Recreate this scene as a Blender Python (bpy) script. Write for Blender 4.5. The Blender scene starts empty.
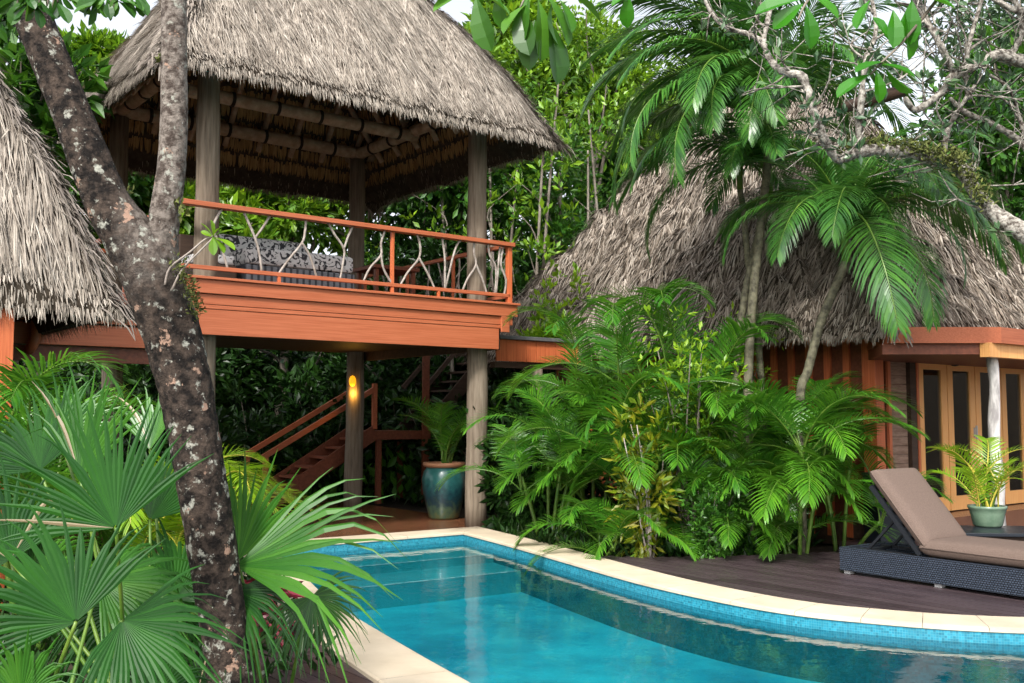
import bpy, math, random
import numpy as np
from mathutils import Vector, Matrix
R = math.radians
random.seed(7); rng = np.random.default_rng(7)
SC = bpy.context.scene; COL = SC.collection

# ------------------------------------------------------------------ camera, world, sun, exposure
F = 1000.0; PITCH = math.atan(74 / F); H = 1.65
cd = bpy.data.cameras.new('camera'); cam = bpy.data.objects.new('camera', cd); COL.objects.link(cam)
cam.location = (0, 0, H); cam.rotation_euler = (R(90) + PITCH, 0, 0)
cd.sensor_width = 36; cd.lens = 36 * F / 1024; cd.clip_end = 800; cd.clip_start = .05
SC.camera = cam
SUN_EL, SUN_AZ = R(43), R(196)          # azimuth clockwise from +Y
w = bpy.data.worlds.new('World'); SC.world = w; w.use_nodes = True
nt = w.node_tree; bg = nt.nodes['Background']
sky = nt.nodes.new('ShaderNodeTexSky'); sky.sky_type = 'NISHITA'; sky.sun_disc = False
sky.sun_elevation = SUN_EL; sky.sun_rotation = SUN_AZ; sky.air_density = 1.0; sky.dust_density = 3.0
hs = nt.nodes.new('ShaderNodeHueSaturation'); hs.inputs['Saturation'].default_value = .28
tcw = nt.nodes.new('ShaderNodeTexCoord'); nzw = nt.nodes.new('ShaderNodeTexNoise'); nzw.inputs['Scale'].default_value = 2.2; nzw.inputs['Detail'].default_value = 5
mrw = nt.nodes.new('ShaderNodeMapRange'); mrw.inputs['From Min'].default_value = .3; mrw.inputs['From Max'].default_value = .7
mrw.inputs['To Min'].default_value = 1.7; mrw.inputs['To Max'].default_value = 2.3
mmw = nt.nodes.new('ShaderNodeVectorMath'); mmw.operation = 'SCALE'
nt.links.new(tcw.outputs['Generated'], nzw.inputs['Vector']); nt.links.new(nzw.outputs['Fac'], mrw.inputs['Value'])
nt.links.new(sky.outputs[0], hs.inputs['Color']); nt.links.new(hs.outputs[0], mmw.inputs[0]); nt.links.new(mrw.outputs[0], mmw.inputs['Scale'])
nt.links.new(mmw.outputs[0], bg.inputs[0]); bg.inputs[1].default_value = .10
sl = bpy.data.lights.new('sun', 'SUN'); so = bpy.data.objects.new('sun', sl); COL.objects.link(so)
sl.energy = 2.7; sl.angle = R(8); sl.color = (1, .965, .91)
sd = Vector((math.sin(SUN_AZ) * math.cos(SUN_EL), math.cos(SUN_AZ) * math.cos(SUN_EL), math.sin(SUN_EL)))
so.rotation_euler = sd.to_track_quat('Z', 'Y').to_euler()
vs = SC.view_settings; vs.view_transform = 'Standard'; vs.look = 'None'; vs.gamma = 1; vs.use_curve_mapping = False
vs.exposure = .72
SC.cycles.max_bounces = 6; SC.cycles.transparent_max_bounces = 12; SC.cycles.diffuse_bounces = 3
SC.cycles.use_denoising = True

# ------------------------------------------------------------------ pixel helpers
CP, SP = math.cos(PITCH), math.sin(PITCH)
def ray(px, py):
    a = (px - 512) / F; b = (341.5 - py) / F
    return Vector((a, CP - b * SP, SP + b * CP))
def W(px, py, Y):
    d = ray(px, py); return Vector((0, 0, H)) + d * (Y / d.y)
def G(px, py, z=0.):
    d = ray(px, py); return Vector((0, 0, H)) + d * ((z - H) / d.z)
ANG = math.atan2(.616, .787)
U = Vector((math.cos(ANG), math.sin(ANG), 0)); V = Vector((-math.sin(ANG), math.cos(ANG), 0))

# ------------------------------------------------------------------ materials
MATS = {}
def mat(name, c1, c2=None, scale=3., stretch=(1, 1, 1), rough=.6, spec=.4, island=None, bump=0., bscale=None, detail=6, trans=0., coat=0., lo=.35, hi=.65, gen=False, emis=None):
    m = bpy.data.materials.new(name); m.use_nodes = True; n = m.node_tree.nodes; L = m.node_tree.links
    b = n['Principled BSDF']; b.inputs['Roughness'].default_value = rough; b.inputs['Specular IOR Level'].default_value = spec
    b.inputs['Coat Weight'].default_value = coat; b.inputs['Coat Roughness'].default_value = .25
    c2 = c2 or c1
    tc = n.new('ShaderNodeTexCoord'); mp = n.new('ShaderNodeMapping'); mp.inputs['Scale'].default_value = stretch
    L.new(tc.outputs['Object'], mp.inputs['Vector'])
    nz = n.new('ShaderNodeTexNoise'); nz.inputs['Scale'].default_value = scale; nz.inputs['Detail'].default_value = detail; nz.inputs['Roughness'].default_value = .62
    L.new(mp.outputs[0], nz.inputs['Vector'])
    mr = n.new('ShaderNodeMapRange'); mr.inputs['From Min'].default_value = lo; mr.inputs['From Max'].default_value = hi
    L.new(nz.outputs['Fac'], mr.inputs['Value'])
    mx = n.new('ShaderNodeMix'); mx.data_type = 'RGBA'; mx.inputs['A'].default_value = (*c1, 1); mx.inputs['B'].default_value = (*c2, 1)
    L.new(mr.outputs[0], mx.inputs['Factor']); out = mx.outputs['Result']
    if island:
        ge = n.new('ShaderNodeNewGeometry'); rp = n.new('ShaderNodeValToRGB'); cr = rp.color_ramp
        for i, c in enumerate(island):
            e = cr.elements[i] if i < 2 else cr.elements.new(1)
            e.position = i / (len(island) - 1); e.color = (*c, 1)
        L.new(ge.outputs['Random Per Island'], rp.inputs[0])
        m2 = n.new('ShaderNodeMix'); m2.data_type = 'RGBA'; m2.inputs['Factor'].default_value = .55
        L.new(out, m2.inputs['A']); L.new(rp.outputs[0], m2.inputs['B']); out = m2.outputs['Result']
    L.new(out, b.inputs['Base Color'])
    if bump:
        bp = n.new('ShaderNodeBump'); bp.inputs['Strength'].default_value = bump; bp.inputs['Distance'].default_value = .02
        if bscale:
            nb = n.new('ShaderNodeTexNoise'); nb.inputs['Scale'].default_value = bscale; nb.inputs['Detail'].default_value = 6
            L.new(mp.outputs[0], nb.inputs['Vector']); L.new(nb.outputs['Fac'], bp.inputs['Height'])
        else: L.new(nz.outputs['Fac'], bp.inputs['Height'])
        L.new(bp.outputs[0], b.inputs['Normal'])
    if trans:
        tr = n.new('ShaderNodeBsdfTranslucent'); ms = n.new('ShaderNodeMixShader'); ms.inputs[0].default_value = trans
        hv = n.new('ShaderNodeHueSaturation'); hv.inputs['Value'].default_value = 1.5; hv.inputs['Hue'].default_value = .485
        L.new(out, hv.inputs['Color']); L.new(hv.outputs[0], tr.inputs['Color'])
        L.new(b.outputs[0], ms.inputs[1]); L.new(tr.outputs[0], ms.inputs[2]); L.new(ms.outputs[0], n['Material Output'].inputs[0])
    if emis:
        b.inputs['Emission Color'].default_value = (*emis[0], 1); b.inputs['Emission Strength'].default_value = emis[1]
    MATS[name] = m; return m

M = dict(
 cedar=mat('cedar', (.35, .088, .034), (.47, .14, .062), 3, (.6, 24, 30), .48, .4, bump=.06),
 cedar_v=mat('cedar_vertical', (.40, .085, .028), (.60, .165, .06), 3, (26, 26, .6), .42, .45, bump=.05),
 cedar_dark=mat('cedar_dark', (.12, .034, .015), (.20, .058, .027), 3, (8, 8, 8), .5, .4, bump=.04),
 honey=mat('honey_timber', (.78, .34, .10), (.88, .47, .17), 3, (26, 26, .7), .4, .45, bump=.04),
 dark_wood=mat('dark_wood', (.035, .02, .013), (.07, .042, .028), 3, (.5, 5, 5), .6, .3),  # dark timber, and underfloor shade painted as colour
 logs=mat('weathered_log', (.10, .075, .052), (.27, .22, .165), 5, (5, 5, .35), .8, .2, bump=.4, lo=.3, hi=.75),
 logs_d=mat('roof_log', (.30, .21, .14), (.48, .37, .26), 4, (2, 2, 2), .8, .2, bump=.3),
 lash=mat('lashing_cord', (.02, .014, .01), rough=.9),
 twig=mat('driftwood', (.22, .18, .15), (.42, .37, .33), 12, (1, 1, 1), .7, .2),
 thatch=mat('thatch', (.16, .13, .10), (.47, .41, .34), 7, (1, 1, 1), .9, .1, island=[(.05, .04, .034), (.24, .205, .175), (.43, .375, .315), (.62, .56, .485)]),
 thatch_b=mat('thatch_brown', (.10, .078, .06), (.36, .30, .245), 5, (1, 1, 1), .9, .1, island=[(.04, .03, .022), (.15, .12, .09), (.34, .29, .24), (.54, .49, .42)]),
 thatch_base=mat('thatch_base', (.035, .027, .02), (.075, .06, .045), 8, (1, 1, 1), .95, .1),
 thatch_in=mat('thatch_underside', (.34, .21, .09), (.46, .30, .13), 4, (1, 1, 1), .9, .1, island=[(.18, .10, .04), (.42, .27, .12), (.62, .43, .2)]),
 thatch_tuft=mat('thatch_tuft', (.20, .17, .14), (.36, .31, .27), 5, (1, 1, 1), .9, .1, island=[(.07, .055, .045), (.36, .31, .27)]),
 bark_pale=mat('bark_pale', (.07, .056, .046), (.42, .39, .34), 22, (1, 1, 1), .85, .2, bump=1, lo=.38, hi=.62),
 bark_bg=mat('bark_grey', (.11, .09, .07), (.26, .23, .19), 6, (1, 1, .5), .85, .2),
 palm_bark=mat('palm_bark', (.05, .045, .03), (.20, .185, .12), 12, (1, 1, 1), .7, .3),
 moss=mat('moss', (.06, .08, .015), (.15, .17, .04), 8, rough=.9, island=[(.03, .04, .012), (.17, .19, .045)]),
 soil=mat('soil', (.03, .022, .014), (.06, .045, .028), 5, rough=.95, bump=.5),
 coping=mat('coping_stone', (.52, .43, .31), (.66, .56, .42), 2.2, rough=.6, spec=.3, bump=.05, lo=.3, hi=.7),
 deck=mat('deck_boards', (.032, .021, .024), (.055, .037, .042), 3, (1, 1, 1), .4, .5, bump=.2, island=[(.026, .016, .018), (.075, .054, .058)], bscale=30),
 deck_red=mat('deck_red_boards', (.11, .042, .02), (.17, .07, .033), 3, (1, 1, 1), .25, .6, island=[(.09, .035, .018), (.18, .075, .036)]),
 wicker=None,
 cushion=mat('cushion_fabric', (.12, .086, .07), (.155, .112, .092), 90, rough=.9, spec=.15, bump=.25),
 metal=mat('dark_metal', (.012, .014, .018), rough=.45),
 foot=mat('foot_metal', (.45, .45, .45), rough=.4),
 black=mat('black_plastic', (.013, .017, .024), rough=.35),
 lamp=mat('lamp_shade', (.9, .45, .02), rough=.4, emis=((1, .40, .01), .75)),
 terracotta=mat('pot_rim', (.30, .13, .07), (.4, .2, .1), 8, rough=.5),
 slate=mat('slate_panels', (.20, .12, .085), (.34, .23, .17), 4, (1, 1, 6), .7, .2, bump=.2),
 white_post=mat('white_bark', (.30, .28, .27), (.66, .63, .60), 9, (1, 1, .25), .7, .2, bump=.3, lo=.38, hi=.55),
 dark_interior=mat('dark_room', (.02, .016, .013), rough=.8),  # near-black surfaces stand in for the darkness inside the room and slot
 cap=mat('grey_capping', (.07, .075, .08), (.12, .12, .12), 8, rough=.6),
 stripes=None,
)
def leafmat(name, cols, rough=.38, trans=.3, spec=.5):
    c = cols[len(cols) // 2]
    return mat(name, cols[0], cols[-1], .9, rough=rough, spec=spec, island=cols, trans=trans)
LM = dict(
 bright=leafmat('leaf_bright', [(.02, .085, .008), (.065, .21, .012), (.15, .33, .016), (.28, .46, .02)], spec=.6),
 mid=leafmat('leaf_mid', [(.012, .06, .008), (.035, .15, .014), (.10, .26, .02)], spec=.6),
 dark=leafmat('leaf_dark', [(.005, .018, .004), (.011, .045, .007), (.03, .085, .011)], trans=.15, spec=.3),  # base darkened to stand in for missing shade in the understory
 blue=leafmat('leaf_bluish', [(.025, .06, .03), (.055, .13, .055), (.12, .21, .08)], trans=.2),
 lime=leafmat('leaf_lime', [(.06, .17, .008), (.16, .33, .012), (.30, .46, .015)]),
 fan=leafmat('leaf_fan', [(.004, .032, .004), (.010, .068, .007), (.026, .125, .010)], rough=.42, trans=.22, spec=.3),
 fan2=leafmat('leaf_fan_pale', [(.010, .065, .007), (.024, .12, .010), (.07, .21, .018)], rough=.42, trans=.25, spec=.3),
 areca=leafmat('leaf_areca', [(.014, .085, .009), (.045, .19, .014), (.12, .31, .018)], rough=.33, trans=.28),
 areca_y=leafmat('leaf_areca_lime', [(.07, .20, .01), (.17, .34, .012), (.30, .45, .015)], rough=.35, trans=.3),
 areca_d=leafmat('leaf_areca_dark', [(.012, .06, .013), (.038, .15, .024), (.09, .25, .03)], rough=.32, trans=.2),
 glossy=leafmat('leaf_glossy', [(.02, .13, .006), (.04, .21, .008), (.07, .28, .01)], rough=.3, trans=.3),
 croton=leafmat('leaf_croton', [(.08, .18, .01), (.30, .34, .012), (.45, .36, .015), (.03, .09, .01)]),
 pink=leafmat('leaf_pink', [(.20, .02, .04), (.42, .05, .09), (.12, .015, .02)]),
 dry=leafmat('leaf_dry', [(.16, .12, .06), (.32, .26, .16)], trans=.1),
 stalk=mat('leaf_stalk', (.05, .13, .012), (.13, .21, .03), 6, rough=.4),
 stalk_y=mat('leaf_stalk_yellow', (.38, .34, .04), (.48, .40, .06), 6, rough=.4),
)

def trunk_material():
    m = bpy.data.materials.new('lichen_bark'); m.use_nodes = True; n = m.node_tree.nodes; L = m.node_tree.links
    b = n['Principled BSDF']; b.inputs['Roughness'].default_value = .85; b.inputs['Specular IOR Level'].default_value = .2
    tc = n.new('ShaderNodeTexCoord')
    def noise(s, d=5, off=(0, 0, 0), st=(1, 1, 1)):
        mp = n.new('ShaderNodeMapping'); mp.inputs['Location'].default_value = off; mp.inputs['Scale'].default_value = st
        L.new(tc.outputs['Object'], mp.inputs[0]); z = n.new('ShaderNodeTexNoise'); z.inputs['Scale'].default_value = s; z.inputs['Detail'].default_value = d; z.inputs['Roughness'].default_value = .65
        L.new(mp.outputs[0], z.inputs[0]); return z.outputs['Fac']
    def rng_(f, a, c):
        r = n.new('ShaderNodeMapRange'); r.inputs['From Min'].default_value = a; r.inputs['From Max'].default_value = c; L.new(f, r.inputs['Value']); return r.outputs[0]
    def mix(f, a, c):
        x = n.new('ShaderNodeMix'); x.data_type = 'RGBA'; L.new(f, x.inputs['Factor'])
        for s, v in (('A', a), ('B', c)):
            if isinstance(v, tuple): x.inputs[s].default_value = (*v, 1)
            else: L.new(v, x.inputs[s])
        return x.outputs['Result']
    base = mix(rng_(noise(18, 10), .42, .66), (.009, .007, .006), (.085, .062, .048))
    # the slender limb (object x right of the fork) is greyer
    sx = n.new('ShaderNodeSeparateXYZ'); L.new(tc.outputs['Object'], sx.inputs[0])
    up = rng_(sx.outputs['Z'], 2.15, 2.7)
    grey = mix(rng_(noise(26, 9), .4, .6), (.06, .045, .037), (.25, .215, .185))
    sp = n.new('ShaderNodeMath'); sp.operation = 'MULTIPLY'; L.new(up, sp.inputs[0]); L.new(rng_(sx.outputs['X'], -1.90, -1.78), sp.inputs[1])
    base = mix(sp.outputs[0], base, grey)
    c = mix(rng_(noise(15, 10, (3, 1, 2)), .57, .63), base, (.34, .34, .29))
    c = mix(rng_(noise(38, 5, (7, 5, 1)), .67, .70), c, (.42, .42, .38))
    c = mix(rng_(noise(8, 8, (11, 4, 6.3)), .63, .655), c, (.34, .22, .16))
    L.new(c, b.inputs['Base Color'])
    bp = n.new('ShaderNodeBump'); bp.inputs['Strength'].default_value = 1; bp.inputs['Distance'].default_value = .018; L.new(noise(45, 9), bp.inputs['Height']); L.new(bp.outputs[0], b.inputs['Normal'])
    return m
M['trunk'] = trunk_material()

def simple_nodes(name):
    m = bpy.data.materials.new(name); m.use_nodes = True; n = m.node_tree.nodes; L = m.node_tree.links
    return m, n, L, n['Principled BSDF']
def wicker_material():
    m, n, L, b = simple_nodes('woven_rattan')
    tc = n.new('ShaderNodeTexCoord'); br = n.new('ShaderNodeTexBrick'); L.new(tc.outputs['UV'], br.inputs['Vector'])
    br.inputs['Color1'].default_value = (.034, .047, .07, 1); br.inputs['Color2'].default_value = (.05, .066, .095, 1); br.inputs['Mortar'].default_value = (.003, .003, .005, 1)
    br.inputs['Scale'].default_value = 1; br.inputs['Brick Width'].default_value = .026; br.inputs['Row Height'].default_value = .02; br.inputs['Mortar Size'].default_value = .0052; br.inputs['Mortar Smooth'].default_value = .8
    L.new(br.outputs['Color'], b.inputs['Base Color']); b.inputs['Roughness'].default_value = .38
    bp = n.new('ShaderNodeBump'); bp.inputs['Strength'].default_value = 1; bp.inputs['Distance'].default_value = .004; bp.invert = True
    L.new(br.outputs['Fac'], bp.inputs['Height']); L.new(bp.outputs[0], b.inputs['Normal']); return m
M['wicker'] = wicker_material()
def mosaic_material(name, c1, c2, c3, size):
    m, n, L, b = simple_nodes(name)
    tc = n.new('ShaderNodeTexCoord'); br = n.new('ShaderNodeTexBrick'); L.new(tc.outputs['UV'], br.inputs['Vector'])
    br.inputs['Color1'].default_value = (*c1, 1); br.inputs['Color2'].default_value = (*c2, 1); br.inputs['Mortar'].default_value = (*c3, 1)
    br.inputs['Scale'].default_value = 1; br.offset = 0; br.inputs['Brick Width'].default_value = size; br.inputs['Row Height'].default_value = size; br.inputs['Mortar Size'].default_value = size * .07
    vo = n.new('ShaderNodeTexWhiteNoise'); vo.noise_dimensions = '3D'
    sn = n.new('ShaderNodeVectorMath'); sn.operation = 'SNAP'; sn.inputs[1].default_value = (size, size, size); L.new(tc.outputs['UV'], sn.inputs[0]); L.new(sn.outputs[0], vo.inputs['Vector'])
    hv = n.new('ShaderNodeHueSaturation'); mr = n.new('ShaderNodeMapRange'); mr.inputs['To Min'].default_value = .78; mr.inputs['To Max'].default_value = 1.25
    L.new(vo.outputs['Value'], mr.inputs['Value']); L.new(mr.outputs[0], hv.inputs['Value']); L.new(br.outputs['Color'], hv.inputs['Color'])
    L.new(hv.outputs[0], b.inputs['Base Color']); b.inputs['Roughness'].default_value = .25; return m
M['mosaic'] = mosaic_material('mosaic_band', (.008, .16, .24), (.02, .23, .32), (.06, .26, .32), .02)
M['pool_wall'] = mosaic_material('pool_wall_tiles', (.003, .10, .13), (.004, .115, .145), (.004, .115, .14), .02)
def pool_floor_material(name, a, c):
    m, n, L, b = simple_nodes(name)
    tc = n.new('ShaderNodeTexCoord'); z = n.new('ShaderNodeTexNoise'); z.inputs['Scale'].default_value = 1.1; z.inputs['Detail'].default_value = 7; z.inputs['Roughness'].default_value = .6
    L.new(tc.outputs['Object'], z.inputs[0]); mr = n.new('ShaderNodeMapRange'); mr.inputs['From Min'].default_value = .35; mr.inputs['From Max'].default_value = .65; L.new(z.outputs['Fac'], mr.inputs['Value'])
    x = n.new('ShaderNodeMix'); x.data_type = 'RGBA'; x.inputs['A'].default_value = (*a, 1); x.inputs['B'].default_value = (*c, 1); L.new(mr.outputs[0], x.inputs['Factor']); L.new(x.outputs['Result'], b.inputs['Base Color'])
    b.inputs['Roughness'].default_value = .6; return m
M['pool_floor'] = pool_floor_material('pool_floor', (.0, .23, .32), (.01, .43, .52))
M['pool_step'] = pool_floor_material('pool_step', (.01, .26, .30), (.02, .32, .36))
M['step_edge'] = mosaic_material('step_edge_tiles', (.55, .72, .70), (.12, .45, .5), (.4, .6, .6), .05)
def water_material():
    m = bpy.data.materials.new('pool_water'); m.use_nodes = True; n = m.node_tree.nodes; L = m.node_tree.links; n.remove(n['Principled BSDF'])
    tr = n.new('ShaderNodeBsdfTransparent'); tr.inputs[0].default_value = (.80, .97, .985, 1)
    gl = n.new('ShaderNodeBsdfGlossy'); gl.inputs['Roughness'].default_value = .02; gl.inputs[0].default_value = (1, 1, 1, 1)
    fr = n.new('ShaderNodeFresnel'); fr.inputs['IOR'].default_value = 1.33
    tc = n.new('ShaderNodeTexCoord'); z = n.new('ShaderNodeTexNoise'); z.inputs['Scale'].default_value = 5; z.inputs['Detail'].default_value = 3
    L.new(tc.outputs['Object'], z.inputs[0]); bp = n.new('ShaderNodeBump'); bp.inputs['Strength'].default_value = .17; bp.inputs['Distance'].default_value = .02
    L.new(z.outputs['Fac'], bp.inputs['Height']); L.new(bp.outputs[0], gl.inputs['Normal']); L.new(bp.outputs[0], fr.inputs['Normal'])
    ms = n.new('ShaderNodeMixShader'); L.new(fr.outputs[0], ms.inputs[0]); L.new(tr.outputs[0], ms.inputs[1]); L.new(gl.outputs[0], ms.inputs[2]); L.new(ms.outputs[0], n['Material Output'].inputs[0]); return m
M['water'] = water_material()
def glass_material():
    m = bpy.data.materials.new('window_glass'); m.use_nodes = True; n = m.node_tree.nodes; L = m.node_tree.links; n.remove(n['Principled BSDF'])
    tr = n.new('ShaderNodeBsdfTransparent'); tr.inputs[0].default_value = (.75, .8, .8, 1)
    gl = n.new('ShaderNodeBsdfGlossy'); gl.inputs['Roughness'].default_value = .01
    fr = n.new('ShaderNodeFresnel'); fr.inputs['IOR'].default_value = 1.5
    ms = n.new('ShaderNodeMixShader'); L.new(fr.outputs[0], ms.inputs[0]); L.new(tr.outputs[0], ms.inputs[1]); L.new(gl.outputs[0], ms.inputs[2]); L.new(ms.outputs[0], n['Material Output'].inputs[0]); return m
M['glass'] = glass_material()
def glaze_material():
    m, n, L, b = simple_nodes('turquoise_glaze')
    tc = n.new('ShaderNodeTexCoord'); sx = n.new('ShaderNodeSeparateXYZ'); L.new(tc.outputs['Object'], sx.inputs[0])
    z = n.new('ShaderNodeTexNoise'); z.inputs['Scale'].default_value = 16; z.inputs['Detail'].default_value = 8; L.new(tc.outputs['Object'], z.inputs[0])
    ad = n.new('ShaderNodeMath'); ad.operation = 'MULTIPLY_ADD'; ad.inputs[1].default_value = .6; L.new(z.outputs['Fac'], ad.inputs[0]); L.new(sx.outputs['Z'], ad.inputs[2])
    rp = n.new('ShaderNodeValToRGB'); cr = rp.color_ramp; cr.elements[0].position = .30; cr.elements[0].color = (.075, .085, .035, 1); cr.elements[1].position = .98; cr.elements[1].color = (.022, .11, .10, 1)
    e = cr.elements.new(.42); e.color = (.045, .08, .045, 1); e = cr.elements.new(.6); e.color = (.006, .022, .032, 1); e = cr.elements.new(.78); e.color = (.012, .055, .06, 1)
    L.new(ad.outputs[0], rp.inputs[0]); L.new(rp.outputs[0], b.inputs['Base Color']); b.inputs['Roughness'].default_value = .28; b.inputs['Coat Weight'].default_value = .15; return m
M['glaze'] = glaze_material()
M['glaze_pale'] = mat('celadon_glaze', (.10, .17, .11), (.18, .26, .18), 6, rough=.2, coat=.4)
def stripe_material():
    m, n, L, b = simple_nodes('striped_panels')
    tc = n.new('ShaderNodeTexCoord'); wv = n.new('ShaderNodeTexWave'); wv.wave_type = 'BANDS'; wv.bands_direction = 'X'; wv.inputs['Scale'].default_value = 3.2
    L.new(tc.outputs['Object'], wv.inputs[0]); rp = n.new('ShaderNodeValToRGB'); rp.color_ramp.interpolation = 'CONSTANT'
    rp.color_ramp.elements[0].color = (.035, .038, .045, 1); rp.color_ramp.elements[1].position = .3; rp.color_ramp.elements[1].color = (.16, .165, .18, 1)
    L.new(wv.outputs['Fac'], rp.inputs[0]); L.new(rp.outputs[0], b.inputs['Base Color']); b.inputs['Roughness'].default_value = .7; return m
M['stripes'] = stripe_material()
def floral_material():
    m, n, L, b = simple_nodes('floral_print')
    tc = n.new('ShaderNodeTexCoord'); z = n.new('ShaderNodeTexNoise'); z.inputs['Scale'].default_value = 7; z.inputs['Detail'].default_value = 1.5; z.inputs['Distortion'].default_value = 2.5
    L.new(tc.outputs['Object'], z.inputs[0]); rp = n.new('ShaderNodeValToRGB'); cr = rp.color_ramp; cr.interpolation = 'LINEAR'
    cr.elements[0].position = .44; cr.elements[0].color = (.03, .03, .035, 1); cr.elements[1].position = .49; cr.elements[1].color = (.55, .54, .53, 1)
    L.new(z.outputs['Fac'], rp.inputs[0]); L.new(rp.outputs[0], b.inputs['Base Color']); b.inputs['Roughness'].default_value = .9; return m
M['floral'] = floral_material()

# ------------------------------------------------------------------ mesh builder
class MB:
    def __init__(s): s.v = []; s.n = 0; s.q = []; s.t = []; s.ng = []; s.qm = []; s.tm = []; s.uv = None; s.smooth = False
    def add(s, v, quads=None, tris=None, mi=0):
        v = np.asarray(v, float).reshape(-1, 3)
        if quads is not None and len(quads):
            q = np.asarray(quads, int).reshape(-1, 4) + s.n; s.q.append(q); s.qm.append(np.full(len(q), mi))
        if tris is not None and len(tris):
            t = np.asarray(tris, int).reshape(-1, 3) + s.n; s.t.append(t); s.tm.append(np.full(len(t), mi))
        s.v.append(v); s.n += len(v); return s
    def box(s, lo, hi, mi=0, rot=None, pivot=None):
        x0, y0, z0 = lo; x1, y1, z1 = hi
        v = [(x0,y0,z0),(x1,y0,z0),(x1,y1,z0),(x0,y1,z0),(x0,y0,z1),(x1,y0,z1),(x1,y1,z1),(x0,y1,z1)]
        if rot is not None:
            p = Vector(pivot or ((x0+x1)/2,(y0+y1)/2,(z0+z1)/2)); v = [tuple(rot @ (Vector(a) - p) + p) for a in v]
        return s.add(v, [(0,3,2,1),(4,5,6,7),(0,1,5,4),(1,2,6,5),(2,3,7,6),(3,0,4,7)], mi=mi)
    def beam(s, a, b, w_, h_, up=(0, 0, 1), mi=0):
        a, b = Vector(a), Vector(b); d = (b - a).normalized(); x = d.cross(Vector(up)).normalized(); y = x.cross(d)
        v = []
        for p in (a, b):
            for i, j in ((-1,-1),(1,-1),(1,1),(-1,1)): v.append(tuple(p + x * (i * w_ / 2) + y * (j * h_ / 2)))
        return s.add(v, [(0,3,2,1),(4,5,6,7),(0,1,5,4),(1,2,6,5),(2,3,7,6),(3,0,4,7)], mi=mi)
    def tube(s, pts, rad, n=10, wob=0., mi=0, cap=True):
        P = np.array([tuple(p) for p in pts], float); k = len(P)
        r = np.array(rad if hasattr(rad, '__len__') else [rad] * k, float)
        T = np.gradient(P, axis=0); T /= np.linalg.norm(T, axis=1)[:, None] + 1e-9
        ref = np.array([1., 0, 0]) if abs(T[0][0]) < .8 else np.array([0, 1., 0])
        x = np.cross(T[0], ref); x /= np.linalg.norm(x); vs_ = []
        th = np.linspace(0, 2 * np.pi, n, endpoint=False)
        for i in range(k):
            x = x - T[i] * np.dot(x, T[i]); x /= np.linalg.norm(x) + 1e-9; y = np.cross(T[i], x)
            rr = r[i] * (1 + wob * (rng.random(n) - .5) * 2) if wob else np.full(n, r[i])
            vs_.append(P[i] + np.outer(np.cos(th) * rr, x) + np.outer(np.sin(th) * rr, y))
        v = np.concatenate(vs_); i = np.arange(n); j = (i + 1) % n; q = []
        for a in range(k - 1): q.append(np.stack([a*n+i, a*n+j, (a+1)*n+j, (a+1)*n+i], 1))
        tr = []
        if cap:
            v = np.vstack([v, P[0], P[-1]]); c0 = k * n; c1 = c0 + 1
            tr = [(c0, (a+1) % n, a) for a in range(n)] + [(c1, (k-1)*n+a, (k-1)*n+(a+1) % n) for a in range(n)]
        return s.add(v, np.concatenate(q), tr, mi)
    def lathe(s, prof, n=32, mi=0, c=(0, 0, 0)):
        v = []; th = np.linspace(0, 2*np.pi, n, endpoint=False)
        for r_, z in prof: v.append(np.stack([np.cos(th)*r_+c[0], np.sin(th)*r_+c[1], np.full(n, z)+c[2]], 1))
        i = np.arange(n); j = (i+1) % n
        q = [np.stack([a*n+i, a*n+j, (a+1)*n+j, (a+1)*n+i], 1) for a in range(len(prof)-1)]
        return s.add(np.concatenate(v), np.concatenate(q), mi=mi)
    def ngon(s, pts, mi=0):
        from mathutils.geometry import tessellate_polygon
        t = tessellate_polygon([[Vector(p) for p in pts]])
        tr = []
        for a, b, c in t:
            A, B_, C_ = (Vector(pts[k]) for k in (a, b, c))
            tr.append((a, b, c) if (B_ - A).cross(C_ - A).z >= 0 else (a, c, b))
        return s.add([tuple(p) for p in pts], None, tr, mi)
    def build(s, name, mats, parent=None, smooth=False, loc=None, rotz=None, bevel=0, **props):
        me = bpy.data.meshes.new(name); V_ = np.concatenate(s.v)
        Q = np.concatenate(s.q) if s.q else np.zeros((0, 4), int); T = np.concatenate(s.t) if s.t else np.zeros((0, 3), int)
        me.vertices.add(len(V_)); me.vertices.foreach_set('co', V_.ravel())
        nl = Q.size + T.size; me.loops.add(nl); me.loops.foreach_set('vertex_index', np.concatenate([Q.ravel(), T.ravel()]).astype(np.int32))
        me.polygons.add(len(Q) + len(T))
        st = np.concatenate([np.arange(len(Q)) * 4, Q.size + np.arange(len(T)) * 3]); me.polygons.foreach_set('loop_start', st.astype(np.int32))
        mi = np.concatenate((s.qm or [np.zeros(0)]) + (s.tm or [])); me.polygons.foreach_set('material_index', mi.astype(np.int32))
        me.polygons.foreach_set('use_smooth', np.full(len(mi), bool(smooth)))
        if s.uv is not None:
            uv = me.uv_layers.new(name='UVMap'); idx = np.concatenate([Q.ravel(), T.ravel()]); uv.data.foreach_set('uv', np.asarray(s.uv, float)[idx].ravel())
        me.update(calc_edges=True); me.validate()
        for m in (mats if isinstance(mats, (list, tuple)) else [mats]): me.materials.append(m)
        o = bpy.data.objects.new(name, me); COL.objects.link(o)
        if parent is not None: o.parent = parent
        if loc is not None: o.location = loc
        if rotz is not None: o.rotation_euler = (0, 0, rotz)
        if bevel:
            bv = o.modifiers.new('bevel', 'BEVEL'); bv.width = bevel; bv.segments = 2; bv.limit_method = 'ANGLE'
        for k, v in props.items(): o[k] = v
        return o
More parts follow.
